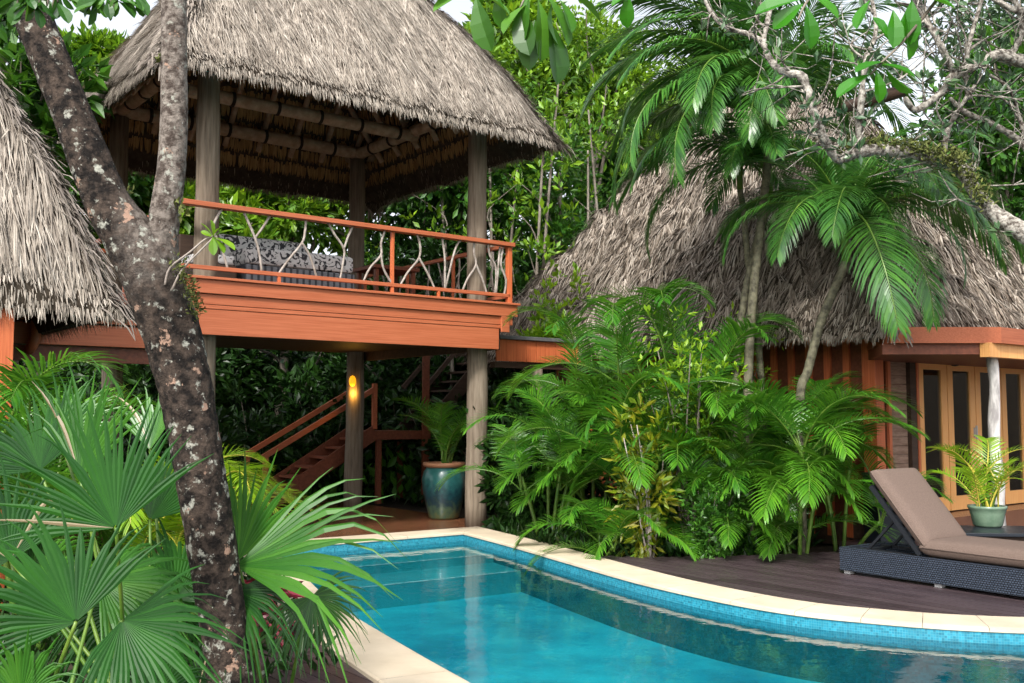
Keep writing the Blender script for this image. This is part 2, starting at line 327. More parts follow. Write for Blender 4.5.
def thing(name, label, cat, loc=(0, 0, 0), rotz=0, group=None):
    o = bpy.data.objects.new(name, None); COL.objects.link(o); o.location = loc; o.rotation_euler = (0, 0, rotz); o.empty_display_size = .2
    o['label'] = label; o['category'] = cat
    if group: o['group'] = group
    return o
def copy_tree(o, parent=None):
    c = o.copy(); COL.objects.link(c); c.parent = parent
    for ch in o.children: copy_tree(ch, c)
    return c
def smooth_path(pts, k=6):
    P = [Vector(p) for p in pts]; out = []
    for i in range(len(P) - 1):
        a = P[max(i-1, 0)]; b = P[i]; c = P[i+1]; d = P[min(i+2, len(P)-1)]
        for j in range(k):
            t = j / k; out.append(.5 * ((2*b) + (c-a)*t + (2*a-5*b+4*c-d)*t*t + (3*b-a-3*c+d)*t**3))
    out.append(P[-1]); return out
def lerp_r(r, k, m): return list(np.interp(np.linspace(0, len(r)-1, m), range(len(r)), r))
def in_poly(x, y, poly):
    x = np.asarray(x); y = np.asarray(y); ins = np.zeros(x.shape, bool); n = len(poly)
    for i in range(n):
        x0, y0 = poly[i][:2]; x1, y1 = poly[(i+1) % n][:2]
        c = ((y0 > y) != (y1 > y)); xi = (x1-x0)*(y-y0)/((y1-y0) if y1 != y0 else 1e-9)+x0; ins ^= c & (x < xi)
    return ins
def planks(name, poly, ang, w_, gap, z0, z1, m, seg=3.2, **props):
    mb = MB(); c, s_ = math.cos(-ang), math.sin(-ang)
    P = [(x*c - y*s_, x*s_ + y*c) for x, y in [p[:2] for p in poly]]; ys = [p[1] for p in P]; y = min(ys) + w_/2
    rot = lambda x, y_: (x*math.cos(ang) - y_*math.sin(ang), x*math.sin(ang) + y_*math.cos(ang))
    while y < max(ys):
        xs = []
        for i in range(len(P)):
            a, b = P[i], P[(i+1) % len(P)]
            if (a[1] > y) != (b[1] > y): xs.append(a[0] + (b[0]-a[0])*(y-a[1])/(b[1]-a[1]))
        xs.sort()
        for a, b in zip(xs[::2], xs[1::2]):
            x = a; first = random.uniform(.4, 1) * seg
            while x < b - .02:
                e = min(b, x + first); first = seg
                dz = random.uniform(-.0004, .0004)
                v = [rot(*p) for p in ((x, y-w_/2+gap/2), (e-.004, y-w_/2+gap/2), (e-.004, y+w_/2-gap/2), (x, y+w_/2-gap/2))]
                mb.add([(*p, z0) for p in v] + [(*p, z1+dz) for p in v], [(0,3,2,1),(4,5,6,7),(0,1,5,4),(1,2,6,5),(2,3,7,6),(3,0,4,7)]); x = e
        y += w_
    return mb.build(name, m, **props)

# ------------------------------------------------------------------ pool, ground, decks
ctl = [(-.67, 14.0), (.02, 12.6), (.67, 11.15), (1.26, 9.88), (1.82, 8.97), (2.33, 8.38), (2.86, 8.05), (3.35, 7.83), (3.94, 7.69), (4.7, 7.62), (5.6, 7.4), (6.3, 6.6), (6.2, 5.2), (5.0, 4.0), (3.2, 3.5), (1.6, 3.8), (.6, 4.75), (.1, 5.5), (-.25, 6.16), (-.757, 7.14), (-1.49, 8.64), (-1.95, 9.8), (-2.45, 11.2), (-3.1, 12.35)]
sp = smooth_path([(x, y, 0) for x, y in ctl], 6); INNER = [(p.x, p.y) for p in sp]
# far edge closed straight from the last point back to the first
n_ = 10; a, b = INNER[-1], INNER[0]
INNER += [(a[0] + (b[0]-a[0])*t/n_, a[1] + (b[1]-a[1])*t/n_) for t in range(1, n_)]
def offset(poly, d):
    n = len(poly); out = []
    for i in range(n):
        p0, p1, p2 = (Vector(poly[(i+k) % n]) for k in (-1, 0, 1)); e1 = (p1-p0).normalized(); e2 = (p2-p1).normalized()
        n1 = Vector((-e1.y, e1.x)); n2 = Vector((-e2.y, e2.x)); m_ = (n1+n2); m_.normalize(); k = 1 / max(m_.dot(n1), .5)
        out.append((p1.x + m_.x*d*k, p1.y + m_.y*d*k))
    return out
OUT = offset(INNER, .47); MID = offset(INNER, .3)
NP_ = len(INNER)
cum = [0]
for i in range(NP_): cum.append(cum[-1] + (Vector(INNER[(i+1) % NP_]) - Vector(INNER[i])).length)
def ring(name, prof, m, mats_uv=True, smooth=False, **props):
    """prof: list of (offset, z) swept round the pool outline"""
    mb = MB(); rows = [offset(INNER, d) if abs(d) > 1e-6 else list(INNER) for d, z in prof]; uv = []; vs2 = []
    vv = 0.; cols = []
    for k, (d, z) in enumerate(prof):
        if k: vv += math.hypot(d-prof[k-1][0], z-prof[k-1][1])
        r = rows[k] + [rows[k][0]]
        for i in range(NP_+1): vs2.append((r[i][0], r[i][1], z)); uv.append((cum[i], vv))
    q = [(k*(NP_+1)+i, (k+1)*(NP_+1)+i, (k+1)*(NP_+1)+i+1, k*(NP_+1)+i+1) for k in range(len(prof)-1) for i in range(NP_)]
    mb.add(vs2, q); mb.uv = uv; return mb.build(name, m, smooth=smooth, **props)
WZ = -.078; FLZ = -.50
# coping of cut stones: joints are real 4 mm gaps
mbc = MB(); i = 0
prof = [(.47, -.10), (.47, .035), (.455, .045), (.02, .045), (-.015, .035), (-.015, .01), (.01, .002), (.47, -.10)]
rows = [offset(INNER, d) for d, z in prof]
for i in range(NP_):
    j = (i+1) % NP_; g = .004 if (i % 5 == 0) else 0
    v = []
    for (d, z), r in zip(prof, rows):
        a, b = Vector(r[i]), Vector(r[j]); e = (b-a).normalized(); a2 = a + e*g
        v += [(a2.x, a2.y, z), (b.x, b.y, z)]
    k = len(prof); q = [(2*t, 2*t+1, 2*t+3, 2*t+2) for t in range(k-1)]
    mbc.add(v, q)
mbc.build('pool_coping', M['coping'], kind='structure')
ring('pool_tile_band', [(0, .003), (0, -.13)], M['mosaic'], kind='structure')
ring('pool_wall', [(.001, -.13), (.001, FLZ)], M['pool_wall'], kind='structure')
MB().ngon([(x, y, FLZ) for x, y in offset(INNER, .05)]).build('pool_floor', M['pool_floor'], kind='structure')
MB().ngon([(x, y, WZ) for x, y in offset(INNER, -.002)]).build('pool_water', M['water'], kind='structure')
# steps at the far end (running along U) with a light tile line on the edge
A0 = Vector((-.67, 14.0, 0)); L0 = Vector((-3.1, 12.35, 0)); ed = (A0-L0).normalized(); nv = Vector((ed.y, -ed.x, 0))
for k, (d0, d1, z) in enumerate(((0, .95, -.15), (.95, 1.75, -.25))):
    mb = MB(); a = L0 + nv*d0 + ed*(.12*d0 + .05); b = A0 + nv*d0 + ed*(.3*d0 - .05); c = A0 + nv*d1 + ed*(.32*d1 - .05); d = L0 + nv*d1 + ed*(.12*d1+.05)
    mb.add([(p.x, p.y, zz) for zz in (z, FLZ+.001) for p in (a, b, c, d)], [(3, 2, 1, 0), (3, 7, 6, 2), (0, 4, 7, 3), (2, 6, 5, 1)]); mb.build('pool_step', M['pool_step'], kind='structure')
    mb = MB(); c2 = c - nv*.06; d2 = d - nv*.06
    mb.add([(d2.x, d2.y, z+.004), (c2.x, c2.y, z+.004), (c.x, c.y, z+.004), (d.x, d.y, z+.004)], [(0, 3, 2, 1)]); mb.uv = [(0, .0), ((c-d).length, 0), ((c-d).length, .05), (0, .05)]
    mb.build('step_edge_tiles', M['step_edge'], kind='structure')

# ground: one sheet with a hole under the pool; rises to a wooded hillside behind
def gz(x, y):
    d = y - 21 + .15*x
    h = np.where(d > 0, 9.0*(1-np.exp(-np.maximum(d, 0)/11.)), 0)
    return -.13 + h + .05*np.sin(x*1.3)*np.cos(y*.9)*(d > 0)
gx = np.concatenate([np.linspace(-400, -24, 14), np.arange(-23, 24, .5), np.linspace(25, 400, 14)]); gy = np.concatenate([np.linspace(-400, -3, 14), np.arange(-2, 40, .5), np.linspace(42, 400, 20)])
X, Y = np.meshgrid(gx, gy); Z = gz(X, Y); nx, ny = len(gx), len(gy)
ii, jj = np.meshgrid(np.arange(nx-1), np.arange(ny-1)); ii, jj = ii.ravel(), jj.ravel()
hole = offset(INNER, .35)
bad = np.zeros(len(ii), bool)
for di, dj in ((0,0),(1,0),(1,1),(0,1)): bad |= in_poly(gx[ii+di], gy[jj+dj], offset(INNER, .05))
q = np.stack([jj*nx+ii, jj*nx+ii+1, (jj+1)*nx+ii+1, (jj+1)*nx+ii], 1)[~bad]
MB().add(np.stack([X.ravel(), Y.ravel(), Z.ravel()], 1), q).build('ground', M['soil'], smooth=True, kind='structure')

# pool deck on the right: boards run along V; their ends go under the coping
iA = 0
right = [MID[i] for i in range(4, 6*11)]   # from near the far corner round to beyond the frame
deck_poly = [(p[0], p[1]) for p in right] + [(9.5, 7), (12, 16), (5.1, 14.4), (4.72, 13.5), (4.35, 13.3), (3.95, 12.25), (3.0, 11.95), (1.55, 11.75), (.9, 11.9)]
planks('pool_deck', deck_poly, ANG + R(90), .14, .02, -.045, .012, M['deck'], kind='structure')
leftd = [MID[i] for i in range(6*16, 6*20+3)]
planks('side_deck', leftd + [(-1.75, 7.6), (-2.1, 6.0), (-1.6, 3.6)], ANG + R(90), .11, .009, -.045, .012, M['deck'], kind='structure')
def L2(x, y): p = Vector((-3.96, 11.9, 0)) + U*x + V*y; return (p.x, p.y)
planks('terrace_floor', [L2(-.7, .12), L2(4.25, .02), L2(5.0, .1), L2(5.15, 1.0), L2(5.2, 6.2), L2(-1.2, 6.2)], ANG, .10, .005, -.045, .012, M['deck_red'], kind='structure')

# ------------------------------------------------------------------ thatch
def smin(a, b, k): h = np.clip(.5+.5*(b-a)/k, 0, 1); return b*(1-h)+a*h-k*h*(1-h)
def thatch_roof(parent, x0, x1, y0, y1, ze, pitch, nb, mat_b, seed, lump=.035, blen=.42, bw=.02, inner=True, rows=True, rough_=.0, bulge=.16, bs=.18, und=.16):
    r = np.random.default_rng(seed); ph = r.random(8)*6.28
    def dist(x, y): return smin(smin(x-x0, x1-x, .30), smin(y-y0, y1-y, .30), .30)
    def h(x, y):
        d = np.maximum(dist(x, y), -.1)
        nz = lump*(np.sin(x*3.1+ph[0])*np.sin(y*2.7+ph[1]) + .6*np.sin(x*7.3+ph[2]+y*2)*np.sin(y*6.1+ph[3]) + .35*np.sin(x*15+ph[4])*np.sin(y*13+ph[5])) + rough_*np.sin(x*11+3*np.sin(y*5)+ph[6])*np.sin(y*12+3*np.sin(x*6)+ph[7])
        return ze + pitch*d + bulge*(1-np.exp(-np.maximum(d, 0)/bs)) + nz*(1+pitch*.5)
    gxn = int((x1-x0)/.1)+1; gyn = int((y1-y0)/.1)+1
    xs = np.linspace(x0, x1, gxn); ys = np.linspace(y0, y1, gyn); X, Y = np.meshgrid(xs, ys); Z = h(X, Y)
    d = np.maximum(dist(X, Y), 0); Zb = ze - und + pitch*np.maximum(d-.1, 0)
    n = gxn*gyn; top = np.stack([X.ravel(), Y.ravel(), Z.ravel()], 1); bot = np.stack([X.ravel(), Y.ravel(), np.minimum(Zb, Z-.1).ravel()], 1)
    I, J = np.meshgrid(np.arange(gxn-1), np.arange(gyn-1)); I, J = I.ravel(), J.ravel(); c = J*gxn+I
    qt = np.stack([c, c+1, c+gxn+1, c+gxn], 1); qb = qt[:, ::-1] + n
    per = [i for i in range(gxn)] + [j*gxn+gxn-1 for j in range(1, gyn)] + [(gyn-1)*gxn+i for i in range(gxn-2, -1, -1)] + [j*gxn for j in range(gyn-2, 0, -1)]
    qs = [(per[(k+1) % len(per)], per[k], per[k]+n, per[(k+1) % len(per)]+n) for k in range(len(per))]
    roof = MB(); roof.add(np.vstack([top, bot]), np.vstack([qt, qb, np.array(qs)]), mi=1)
    def grad(x, y, e=.06): return (h(x+e, y)-h(x-e, y))/(2*e), (h(x, y+e)-h(x, y-e))/(2*e)
    def blades(root, dirv, nrm, L, wd, lift, mi, bend=.0):
        side = np.cross(dirv, nrm); side /= np.linalg.norm(side, axis=1)[:, None]+1e-9
        w2 = side*(wd[:, None]/2); m_ = root + dirv*(L*.55)[:, None] + nrm*(lift*.6)[:, None]
        tip = root + dirv*L[:, None] + nrm*lift[:, None]; tip[:, 2] -= bend*L
        v = np.stack([root-w2, root+w2, m_+w2*.9, m_-w2*.9, tip+w2*.25, tip-w2*.25], 1).reshape(-1, 3)
        k = np.arange(len(root))*6; q = np.concatenate([np.stack([k, k+1, k+2, k+3], 1), np.stack([k+3, k+2, k+4, k+5], 1)])
        roof.add(v, q, mi=mi)
    # body strands
    x = r.uniform(x0, x1, nb); y = r.uniform(y0, y1, nb); g0, g1 = grad(x, y)
    g2 = g0**2+g1**2; dn = np.stack([-g0, -g1, -g2], 1); dn /= np.linalg.norm(dn, axis=1)[:, None]+1e-9
    nm = np.stack([-g0, -g1, np.ones(nb)], 1); nm /= np.linalg.norm(nm, axis=1)[:, None]
    jit = r.normal(0, .13, nb); sd_ = np.cross(dn, nm); dn = dn + sd_*jit[:, None]; dn /= np.linalg.norm(dn, axis=1)[:, None]
    root = np.stack([x, y, h(x, y)], 1) + nm*r.uniform(-.03, .03, nb)[:, None]
    L = r.uniform(.5, 1.3, nb)*blen; L = np.minimum(L, np.maximum(dist(x, y)*np.sqrt(1+pitch**2)+r.uniform(-.03, .07, nb), .08))
    lift = r.gamma(2, .011, nb)
    blades(root, dn, nm, L, r.uniform(.5, 1.5, nb)*bw, lift, 0)
    # eave fringe through the cut thickness
    ne = int(((x1-x0)+(y1-y0))*2*620); t = r.random(ne); s_ = r.integers(0, 4, ne)
    wlen = np.array([x1-x0, y1-y0]); u_ = .3*r.random(ne)**2.6 - .012
    ex = np.where(s_ < 2, x0+t*(x1-x0), np.where(s_ == 2, x0+u_, x1-u_)); ey = np.where(s_ >= 2, y0+t*(y1-y0), np.where(s_ == 0, y0+u_, y1-u_))
    ox = np.where(s_ < 2, 0, np.where(s_ == 2, -1., 1.)); oy = np.where(s_ >= 2, 0, np.where(s_ == 0, -1., 1.))
    f = r.random(ne); zt = h(ex, ey); zb = ze-und+pitch*np.maximum(u_-.1, 0)
    root = np.stack([ex, ey, zb+(zt-zb)*f], 1)
    dd = np.stack([ox*r.uniform(-.1, .35, ne), oy*r.uniform(-.1, .35, ne), -np.ones(ne)], 1) + r.normal(0, .08, (ne, 3)); dd /= np.linalg.norm(dd, axis=1)[:, None]
    nn = np.stack([ox, oy, .4*np.ones(ne)], 1); nn /= np.linalg.norm(nn, axis=1)[:, None]
    blades(root, dd, nn, r.uniform(.05, .15, ne), r.uniform(.5, 1.5, ne)*bw*.8, r.uniform(0, .03, ne), 0)
    # bushy tufts along the hips
    nh = int(nb*.06); k = r.integers(0, 4, nh); tt = r.uniform(0, min(x1-x0, y1-y0)/2, nh)
    cx = np.where((k == 0) | (k == 2), x0+tt, x1-tt) + r.normal(0, .07, nh); cy = np.where(k < 2, y0+tt, y1-tt) + r.normal(0, .07, nh)
    hx = np.where((k == 0) | (k == 2), -1., 1.); hy = np.where(k < 2, -1., 1.)
    sgn = r.choice([-1, 1], nh); ax = hx*(.4+.6*(sgn > 0)); ay = hy*(.4+.6*(sgn < 0))
    dd = np.stack([ax, ay, -1.3*np.ones(nh)], 1)+r.normal(0, .25, (nh, 3)); dd /= np.linalg.norm(dd, axis=1)[:, None]
    nn = np.stack([ax, ay, .9*np.ones(nh)], 1); nn /= np.linalg.norm(nn, axis=1)[:, None]
    blades(np.stack([cx, cy, h(cx, cy)+.01], 1), dd, nn, r.uniform(.12, .34, nh), r.uniform(1, 3, nh)*bw, r.uniform(.03, .13, nh), 2, .2)
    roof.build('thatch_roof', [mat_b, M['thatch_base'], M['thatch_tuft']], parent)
    if rows:
        un = MB(); roof = un    # tiers of thatch seen from inside
        dmax = min(x1-x0, y1-y0)/2; dd0 = .40
        while dd0 < dmax - .2:
            for side in range(4):
                Lw = ((x1-x0) if side < 2 else (y1-y0)) - 2*dd0
                if Lw < .3: continue
                nn_ = int(Lw*85); t = r.uniform(0, Lw, nn_); dj = dd0 + r.uniform(-.015, .04, nn_)
                if side == 0: px, py, o_ = x0+dd0+t, y0+dj, (0, -1)
                elif side == 1: px, py, o_ = x0+dd0+t, y1-dj, (0, 1)
                elif side == 2: px, py, o_ = x0+dj, y0+dd0+t, (-1, 0)
                else: px, py, o_ = x1-dj, y0+dd0+t, (1, 0)
                pz = ze-und+pitch*np.maximum(dj-.1, 0)-.02
                dv = np.stack([np.full(nn_, o_[0]*.45), np.full(nn_, o_[1]*.45), -np.ones(nn_)], 1)+r.normal(0, .07, (nn_, 3)); dv /= np.linalg.norm(dv, axis=1)[:, None]
                nv_ = np.tile(np.array([-o_[0], -o_[1], -.5]), (nn_, 1)); nv_ /= np.linalg.norm(nv_[0])
                blades(np.stack([px, py, pz], 1), dv, nv_, r.uniform(.15, .19, nn_), r.uniform(.015, .035, nn_), r.uniform(.03, .06, nn_), 0)
            dd0 += .165
        un.build('thatch_underside', M['thatch_in'], parent)
    return h

# ------------------------------------------------------------------ raised pavilion
pav = thing('thatched_pavilion', 'raised open sided timber pavilion with grey thatched roof and branch railing', 'pavilion', (-3.96, 11.9, 0), ANG)
EZ = 5.83
thatch_roof(pav, -.5, 5.53, -.55, 4.97, EZ, 1.40, 120000, M['thatch'], 3, lump=.03, blen=.34, bw=.0115, bulge=.34, bs=.4, und=.10)
POSTS = [(.42, .35), (4.63, .35), (.42, 4.07), (4.63, 4.07)]
for (x, y) in POSTS:
    mb = MB(); zs = np.linspace(0, 6.3, 22); mb.tube([(x+.008*math.sin(z*1.7+x), y+.008*math.cos(z*1.3), z) for z in zs], [.165 - .004*z + .004*math.sin(z*5+x) for z in zs], 18, .015)
    mb.build('post', M['logs'], pav, smooth=True)
for a, b, r_ in (((-.1, .35, 6.42), (5.1, .35, 6.42), .11), ((-.1, 4.07, 6.42), (5.1, 4.07, 6.42), .11), ((.42, -.1, 6.40), (.42, 4.5, 6.40), .1), ((4.63, -.1, 6.40), (4.63, 4.5, 6.40), .1), ((.4, 2.2, 6.33), (4.7, 2.2, 6.33), .10), ((.42, 1.9, 6.6), (2.5, 2.2, 8.4), .07), ((4.63, 2.4, 6.6), (2.5, 2.2, 8.4), .07)):
    m_ = MB(); m_.tube([Vector(a).lerp(Vector(b), t) for t in np.linspace(0, 1, 9)], r_, 12, .04); o = m_.build('log_beam', M['logs_d'], pav, smooth=True)
    nL = int((Vector(b)-Vector(a)).length/.62); d = (Vector(b)-Vector(a)).normalized()
    for k in range(nL):
        c = Vector(a).lerp(Vector(b), (k+.5)/nL); MB().tube([c-d*.025, c+d*.025], r_+.012, 12).build('rope_lashing', M['lash'], o)
raf = []
for k in range(9):
    t = .45+k*.6
    if t < 5.3:
        for y0, s_ in ((.05, 1), (4.37, -1)):
            if -.5 < t < 5.5:
                run = min(2.1, t if t < 2.5 else 5.0-t); run = max(run, .5)
                raf.append(((t, y0, EZ+.40), (t, y0+s_*run, EZ+.40+1.40*(run-.05))))
    y = .1+k*.6
    if y < 4.6:
        for x0, s_ in ((.1, 1), (4.93, -1)):
            run = max(.5, min(2.1, y+.2 if y < 2.2 else 4.6-y)); raf.append(((x0, y, EZ+.40), (x0+s_*run, y, EZ+.40+1.40*(run-.05))))
for a, b in raf: MB().tube([a, Vector(a).lerp(Vector(b), .5), b], .05, 8, .08).build('rafter', M['logs_d'], pav, smooth=True)
# floor and its stepped fascia
FZ = 3.33
mb = MB()
for k in range(46): mb.box((-.03, .02+k*.0965, FZ-.035), (5.06, .02+k*.0965+.092, FZ-.002))
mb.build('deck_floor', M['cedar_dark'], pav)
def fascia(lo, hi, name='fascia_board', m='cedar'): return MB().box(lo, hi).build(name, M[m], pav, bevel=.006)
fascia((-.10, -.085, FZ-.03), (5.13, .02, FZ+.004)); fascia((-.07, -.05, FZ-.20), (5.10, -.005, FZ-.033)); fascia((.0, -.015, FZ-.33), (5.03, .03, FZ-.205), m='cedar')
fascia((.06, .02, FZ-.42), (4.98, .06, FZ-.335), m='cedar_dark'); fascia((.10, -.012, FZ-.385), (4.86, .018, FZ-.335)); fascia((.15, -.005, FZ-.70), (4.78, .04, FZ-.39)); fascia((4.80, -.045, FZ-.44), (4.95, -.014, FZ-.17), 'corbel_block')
fascia((5.06, .03, FZ-.2), (5.10, 4.46, FZ-.033)); fascia((4.80, .06, FZ-.7), (4.85, 4.4, FZ-.21), m='dark_wood'); fascia((-.07, .03, FZ-.2), (-.03, 4.46, FZ-.033)); fascia((.1, .06, FZ-.7), (.15, 4.4, FZ-.21), m='dark_wood'); fascia((-.07, 4.47, FZ-.2), (5.1, 4.51, FZ-.033));  # lower side boards near-black: shade under the floor put into the colour
for k in range(9): MB().box((.3+k*.54, .09, FZ-.28), (.36+k*.54, 4.4, FZ-.04)).build('joist', M['dark_wood'], pav)  # joists, bearers and soffit carry the underfloor shade in their near-black colour
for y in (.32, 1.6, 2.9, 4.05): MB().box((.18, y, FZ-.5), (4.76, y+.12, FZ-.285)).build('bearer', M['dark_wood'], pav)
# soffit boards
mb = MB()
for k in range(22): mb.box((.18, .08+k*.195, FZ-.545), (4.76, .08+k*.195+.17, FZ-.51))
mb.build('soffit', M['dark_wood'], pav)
# railing
P0 = Vector((-3.96, 11.9, 0))
def on_front(px, py, yl=.03):
    d = ray(px, py); n = V; o = Vector((0, 0, H)); t = (P0 + V*yl - o).dot(n) / d.dot(n); p = o + d*t; q = p - P0
    return Vector((q.dot(U), q.dot(V), p.z))
RT = 4.225
rl = MB().box((-.02, -.045, RT-.03), (5.06, .085, RT+.03)).build('railing', M['cedar'], pav, bevel=.005)
MB().box((.0, .0, FZ+.095), (5.0, .05, FZ+.145)).build('bottom_rail', M['cedar'], rl, bevel=.004)
MB().box((4.985, .092, RT-.028), (5.06, 4.4, RT+.03)).build('side_top_rail', M['cedar'], rl, bevel=.005)
MB().box((5.0, .08, FZ+.095), (5.045, 4.4, FZ+.145)).build('side_bottom_rail', M['cedar'], rl)
MB().box((-.02, 4.34, RT-.03), (4.98, 4.42, RT+.03)).build('back_top_rail', M['cedar'], rl)
MB().box((-.02, .092, RT-.028), (.055, 4.33, RT+.03)).build('side_top_rail', M['cedar'], rl, bevel=.005)
for x, y, w_ in ((4.99, .0, .075), (2.94, .01, .045), (5.0, 1.5, .045), (5.0, 2.9, .045), (4.98, 4.35, .06), (2.5, 4.36, .05), (0, 4.35, .05), (0, 2.2, .05)):
    MB().box((x-w_*.4, y, FZ+.001), (x+w_*.6, y+w_, RT-.032)).build('newel', M['cedar_v'], rl, bevel=.004)
for px in (277, 437): x = on_front(px, 285).x; MB().box((x, .005, FZ+.006), (x+.04, .04, FZ+.093)).build('rail_spacer', M['cedar_v'], rl)
BR = [[[(222,208),(213,228),(221,246),(228,268)]], [[(244,213),(250,226),(255,238),(259,252),(262,272)],[(270,216),(263,227),(255,238)]],
 [[(306,219),(305,232),(302,243),(290,258),(278,272)],[(302,243),(310,256),(317,277)]], [[(328,222),(335,235),(344,249),(343,263),(340,280)],[(353,225),(348,237),(344,249)]],
 [[(385,229),(381,243),(381,255),(370,268),(363,281)],[(381,255),(384,270),(393,285)]], [[(417,233),(420,245),(419,258),(408,272),(400,286)],[(419,258),(427,272),(435,289)]],
 [[(442,237),(444,250),(445,263),(445,289)],[(461,240),(455,250),(445,263)]], [[(474,240),(474,253),(476,265),(468,278),(462,291)],[(476,265),(482,278),(487,294)]],
 [[(488,243),(490,256),(496,268),(495,295)],[(500,247),(499,258),(496,268)]], [[(341,224),(334,240)],[(334,240),(331,262),(337,279)]][:0] or [[(503,247),(501,265),(506,280),(504,295)]]]
for br in BR:
    mb = MB()
    for path in br:
        pts = [on_front(*p) for p in path]
        pts[0].z = min(pts[0].z, RT-.02)
        if path is br[0] or path[-1][1] > 262: pts[-1].z = FZ+.12
        pts = smooth_path(pts, 4); mb.tube(pts, list(np.linspace(.018, .015, len(pts))), 8, .12)
    mb.build('branch_baluster', M['twig'], rl, smooth=True)
for k in range(9):      # side and back balusters
    y = .45+k*.45; mb = MB(); j = Vector((5.02, y+.05, FZ+.5)); s_ = 1 if k % 2 else -1
    a, b, c = Vector((5.02, y-.05, RT-.02)), Vector((5.02, y+.2, RT-.02)), Vector((5.02, y+.02, FZ+.12))
    if s_ < 0: a.z, b.z, c.z = FZ+.12, FZ+.12, RT-.02
    mb.tube([a, a.lerp(j, .5)+Vector((0, .02, 0)), j, j.lerp(c, .5)-Vector((0, .02, 0)), c], .016, 7, .1); mb.tube([b, b.lerp(j, .5), j], .014, 7, .1); mb.build('branch_baluster', M['twig'], rl, smooth=True)
# lamp on the inner post
lampp = P0 + U*4.63 + V*4.07
lp = W(352.5, 381, 17.75)
la = thing('wall_lamp', 'glowing amber oval lamp fixed to the middle post under the pavilion', 'lamp', (lp.x, lp.y-.0, lp.z))
MB().lathe([(.0, -.10), (.033, -.088), (.058, -.045), (.064, .0), (.055, .05), (.033, .085), (.0, .1)], 20).build('lamp_shade', M['lamp'], la, smooth=True)
MB().box((-.04, .07, -.06), (.04, .14, .06)).build('bracket', M['metal'], la)
ll = bpy.data.lights.new('lamp_light', 'POINT'); lo = bpy.data.objects.new('lamp_light', ll); COL.objects.link(lo); lo.parent = la; lo.location = (.0, -.02, -.22); ll.energy = 5; ll.color = (1, .5, .08); ll.shadow_soft_size = .06

# daybed and furniture on the balcony
db = thing('daybed', 'grey striped daybed with black and white floral cushions on the balcony', 'daybed', tuple(P0+U*1.35+V*1.3+Vector((0, 0, FZ))), ANG)
MB().box((0, 0, .05), (1.72, .8, .42)).build('base', M['stripes'], db, bevel=.02)
MB().box((0, 0, .0), (1.7, .75, .05)).build('plinth', M['dark_wood'], db)
MB().box((.02, -.02, .425), (1.70, .8, .68)).build('seat_cushion', M['floral'], db, bevel=.06)
MB().box((-.25, .72, .43), (1.3, .92, .95)).build('back_cushion', M['floral'], db, bevel=.07)
ch = thing('armchair', 'dark wicker armchair with patterned cushion behind the left post', 'chair', tuple(P0+U*.62+V*1.3+Vector((0, 0, FZ))), ANG)
MB().box((0, 0, .0), (.62, .7, .38)).build('seat_base', M['dark_wood'], ch, bevel=.03); MB().box((.03, .02, .385), (.6, .6, .52)).build('seat_cushion', M['floral'], ch, bevel=.04)
MB().box((0, .6, .39), (.62, .72, .85)).build('backrest', M['dark_wood'], ch, bevel=.03)
tb = thing('side_table', 'small orange timber table behind the balcony railing near the right end', 'table', tuple(P0+U*3.75+V*1.9+Vector((0, 0, FZ))), ANG)
MB().box((0, 0, .66), (.85, .7, .72)).build('tabletop', M['cedar_dark'], tb, bevel=.006)
for x in (.05, .74):
    for y in (.05, .6): MB().box((x, y, 0), (x+.06, y+.06, .658)).build('leg', M['cedar_dark'], tb)

# ------------------------------------------------------------------ covered walkways
wk = thing('covered_walkway', 'low walkway roof with vertical red boards and grey capping right of the balcony', 'walkway', tuple(P0+U*5.16+V*.55), ANG)
MB().box((0, -.06, 2.84), (4.5, 1.3, 2.90)).build('capping', M['cap'], wk, bevel=.008)
for k in range(22): MB().box((k*.2, 0, 2.50), (k*.2+.193, .03, 2.837)).build('fascia_board', M['cedar_v'], wk)
MB().box((0, .05, 2.40), (4.4, .17, 2.49)).build('beam', M['dark_wood'], wk)
for x in (.9, 3.6): MB().tube([(x, .11, 0), (x, .11, 2.4)], .09, 12).build('post', M['logs'], wk, smooth=True)
wl = thing('timber_walkway', 'orange timber walkway beam between the left hut and the pavilion', 'walkway', tuple(P0+U*.0+V*.1), ANG)
MB().box((-4.2, 0, 2.44), (-.02, .08, 2.68)).build('fascia_board', M['cedar'], wl, bevel=.006); MB().box((-4.2, -.03, 2.70), (-.02, .9, 2.76)).build('capping', M['cedar'], wl)
MB().box((-4.2, .1, 2.26), (-.02, .22, 2.43)).build('beam', M['cedar_dark'], wl)
MB().box((-4.2, .23, 2.5), (-.02, 1.2, 2.6)).build('deck_floor', M['dark_wood'], wl)
dp = W(37, 338, 10.85); q = dp - (P0+V*.1); ql = (q.dot(U), q.dot(V))
MB().tube([(ql[0], -.11, 2.72), (ql[0], -.11, 2.5), (ql[0]-.02, -.09, 2.42), (ql[0]-.03, .03, 2.37)], .058, 12).build('downpipe', M['cedar'], wl, smooth=True)
MB().tube([(-2.9, .4, 0), (-2.9, .4, 2.49)], .1, 12).build('post', M['logs'], wl, smooth=True)

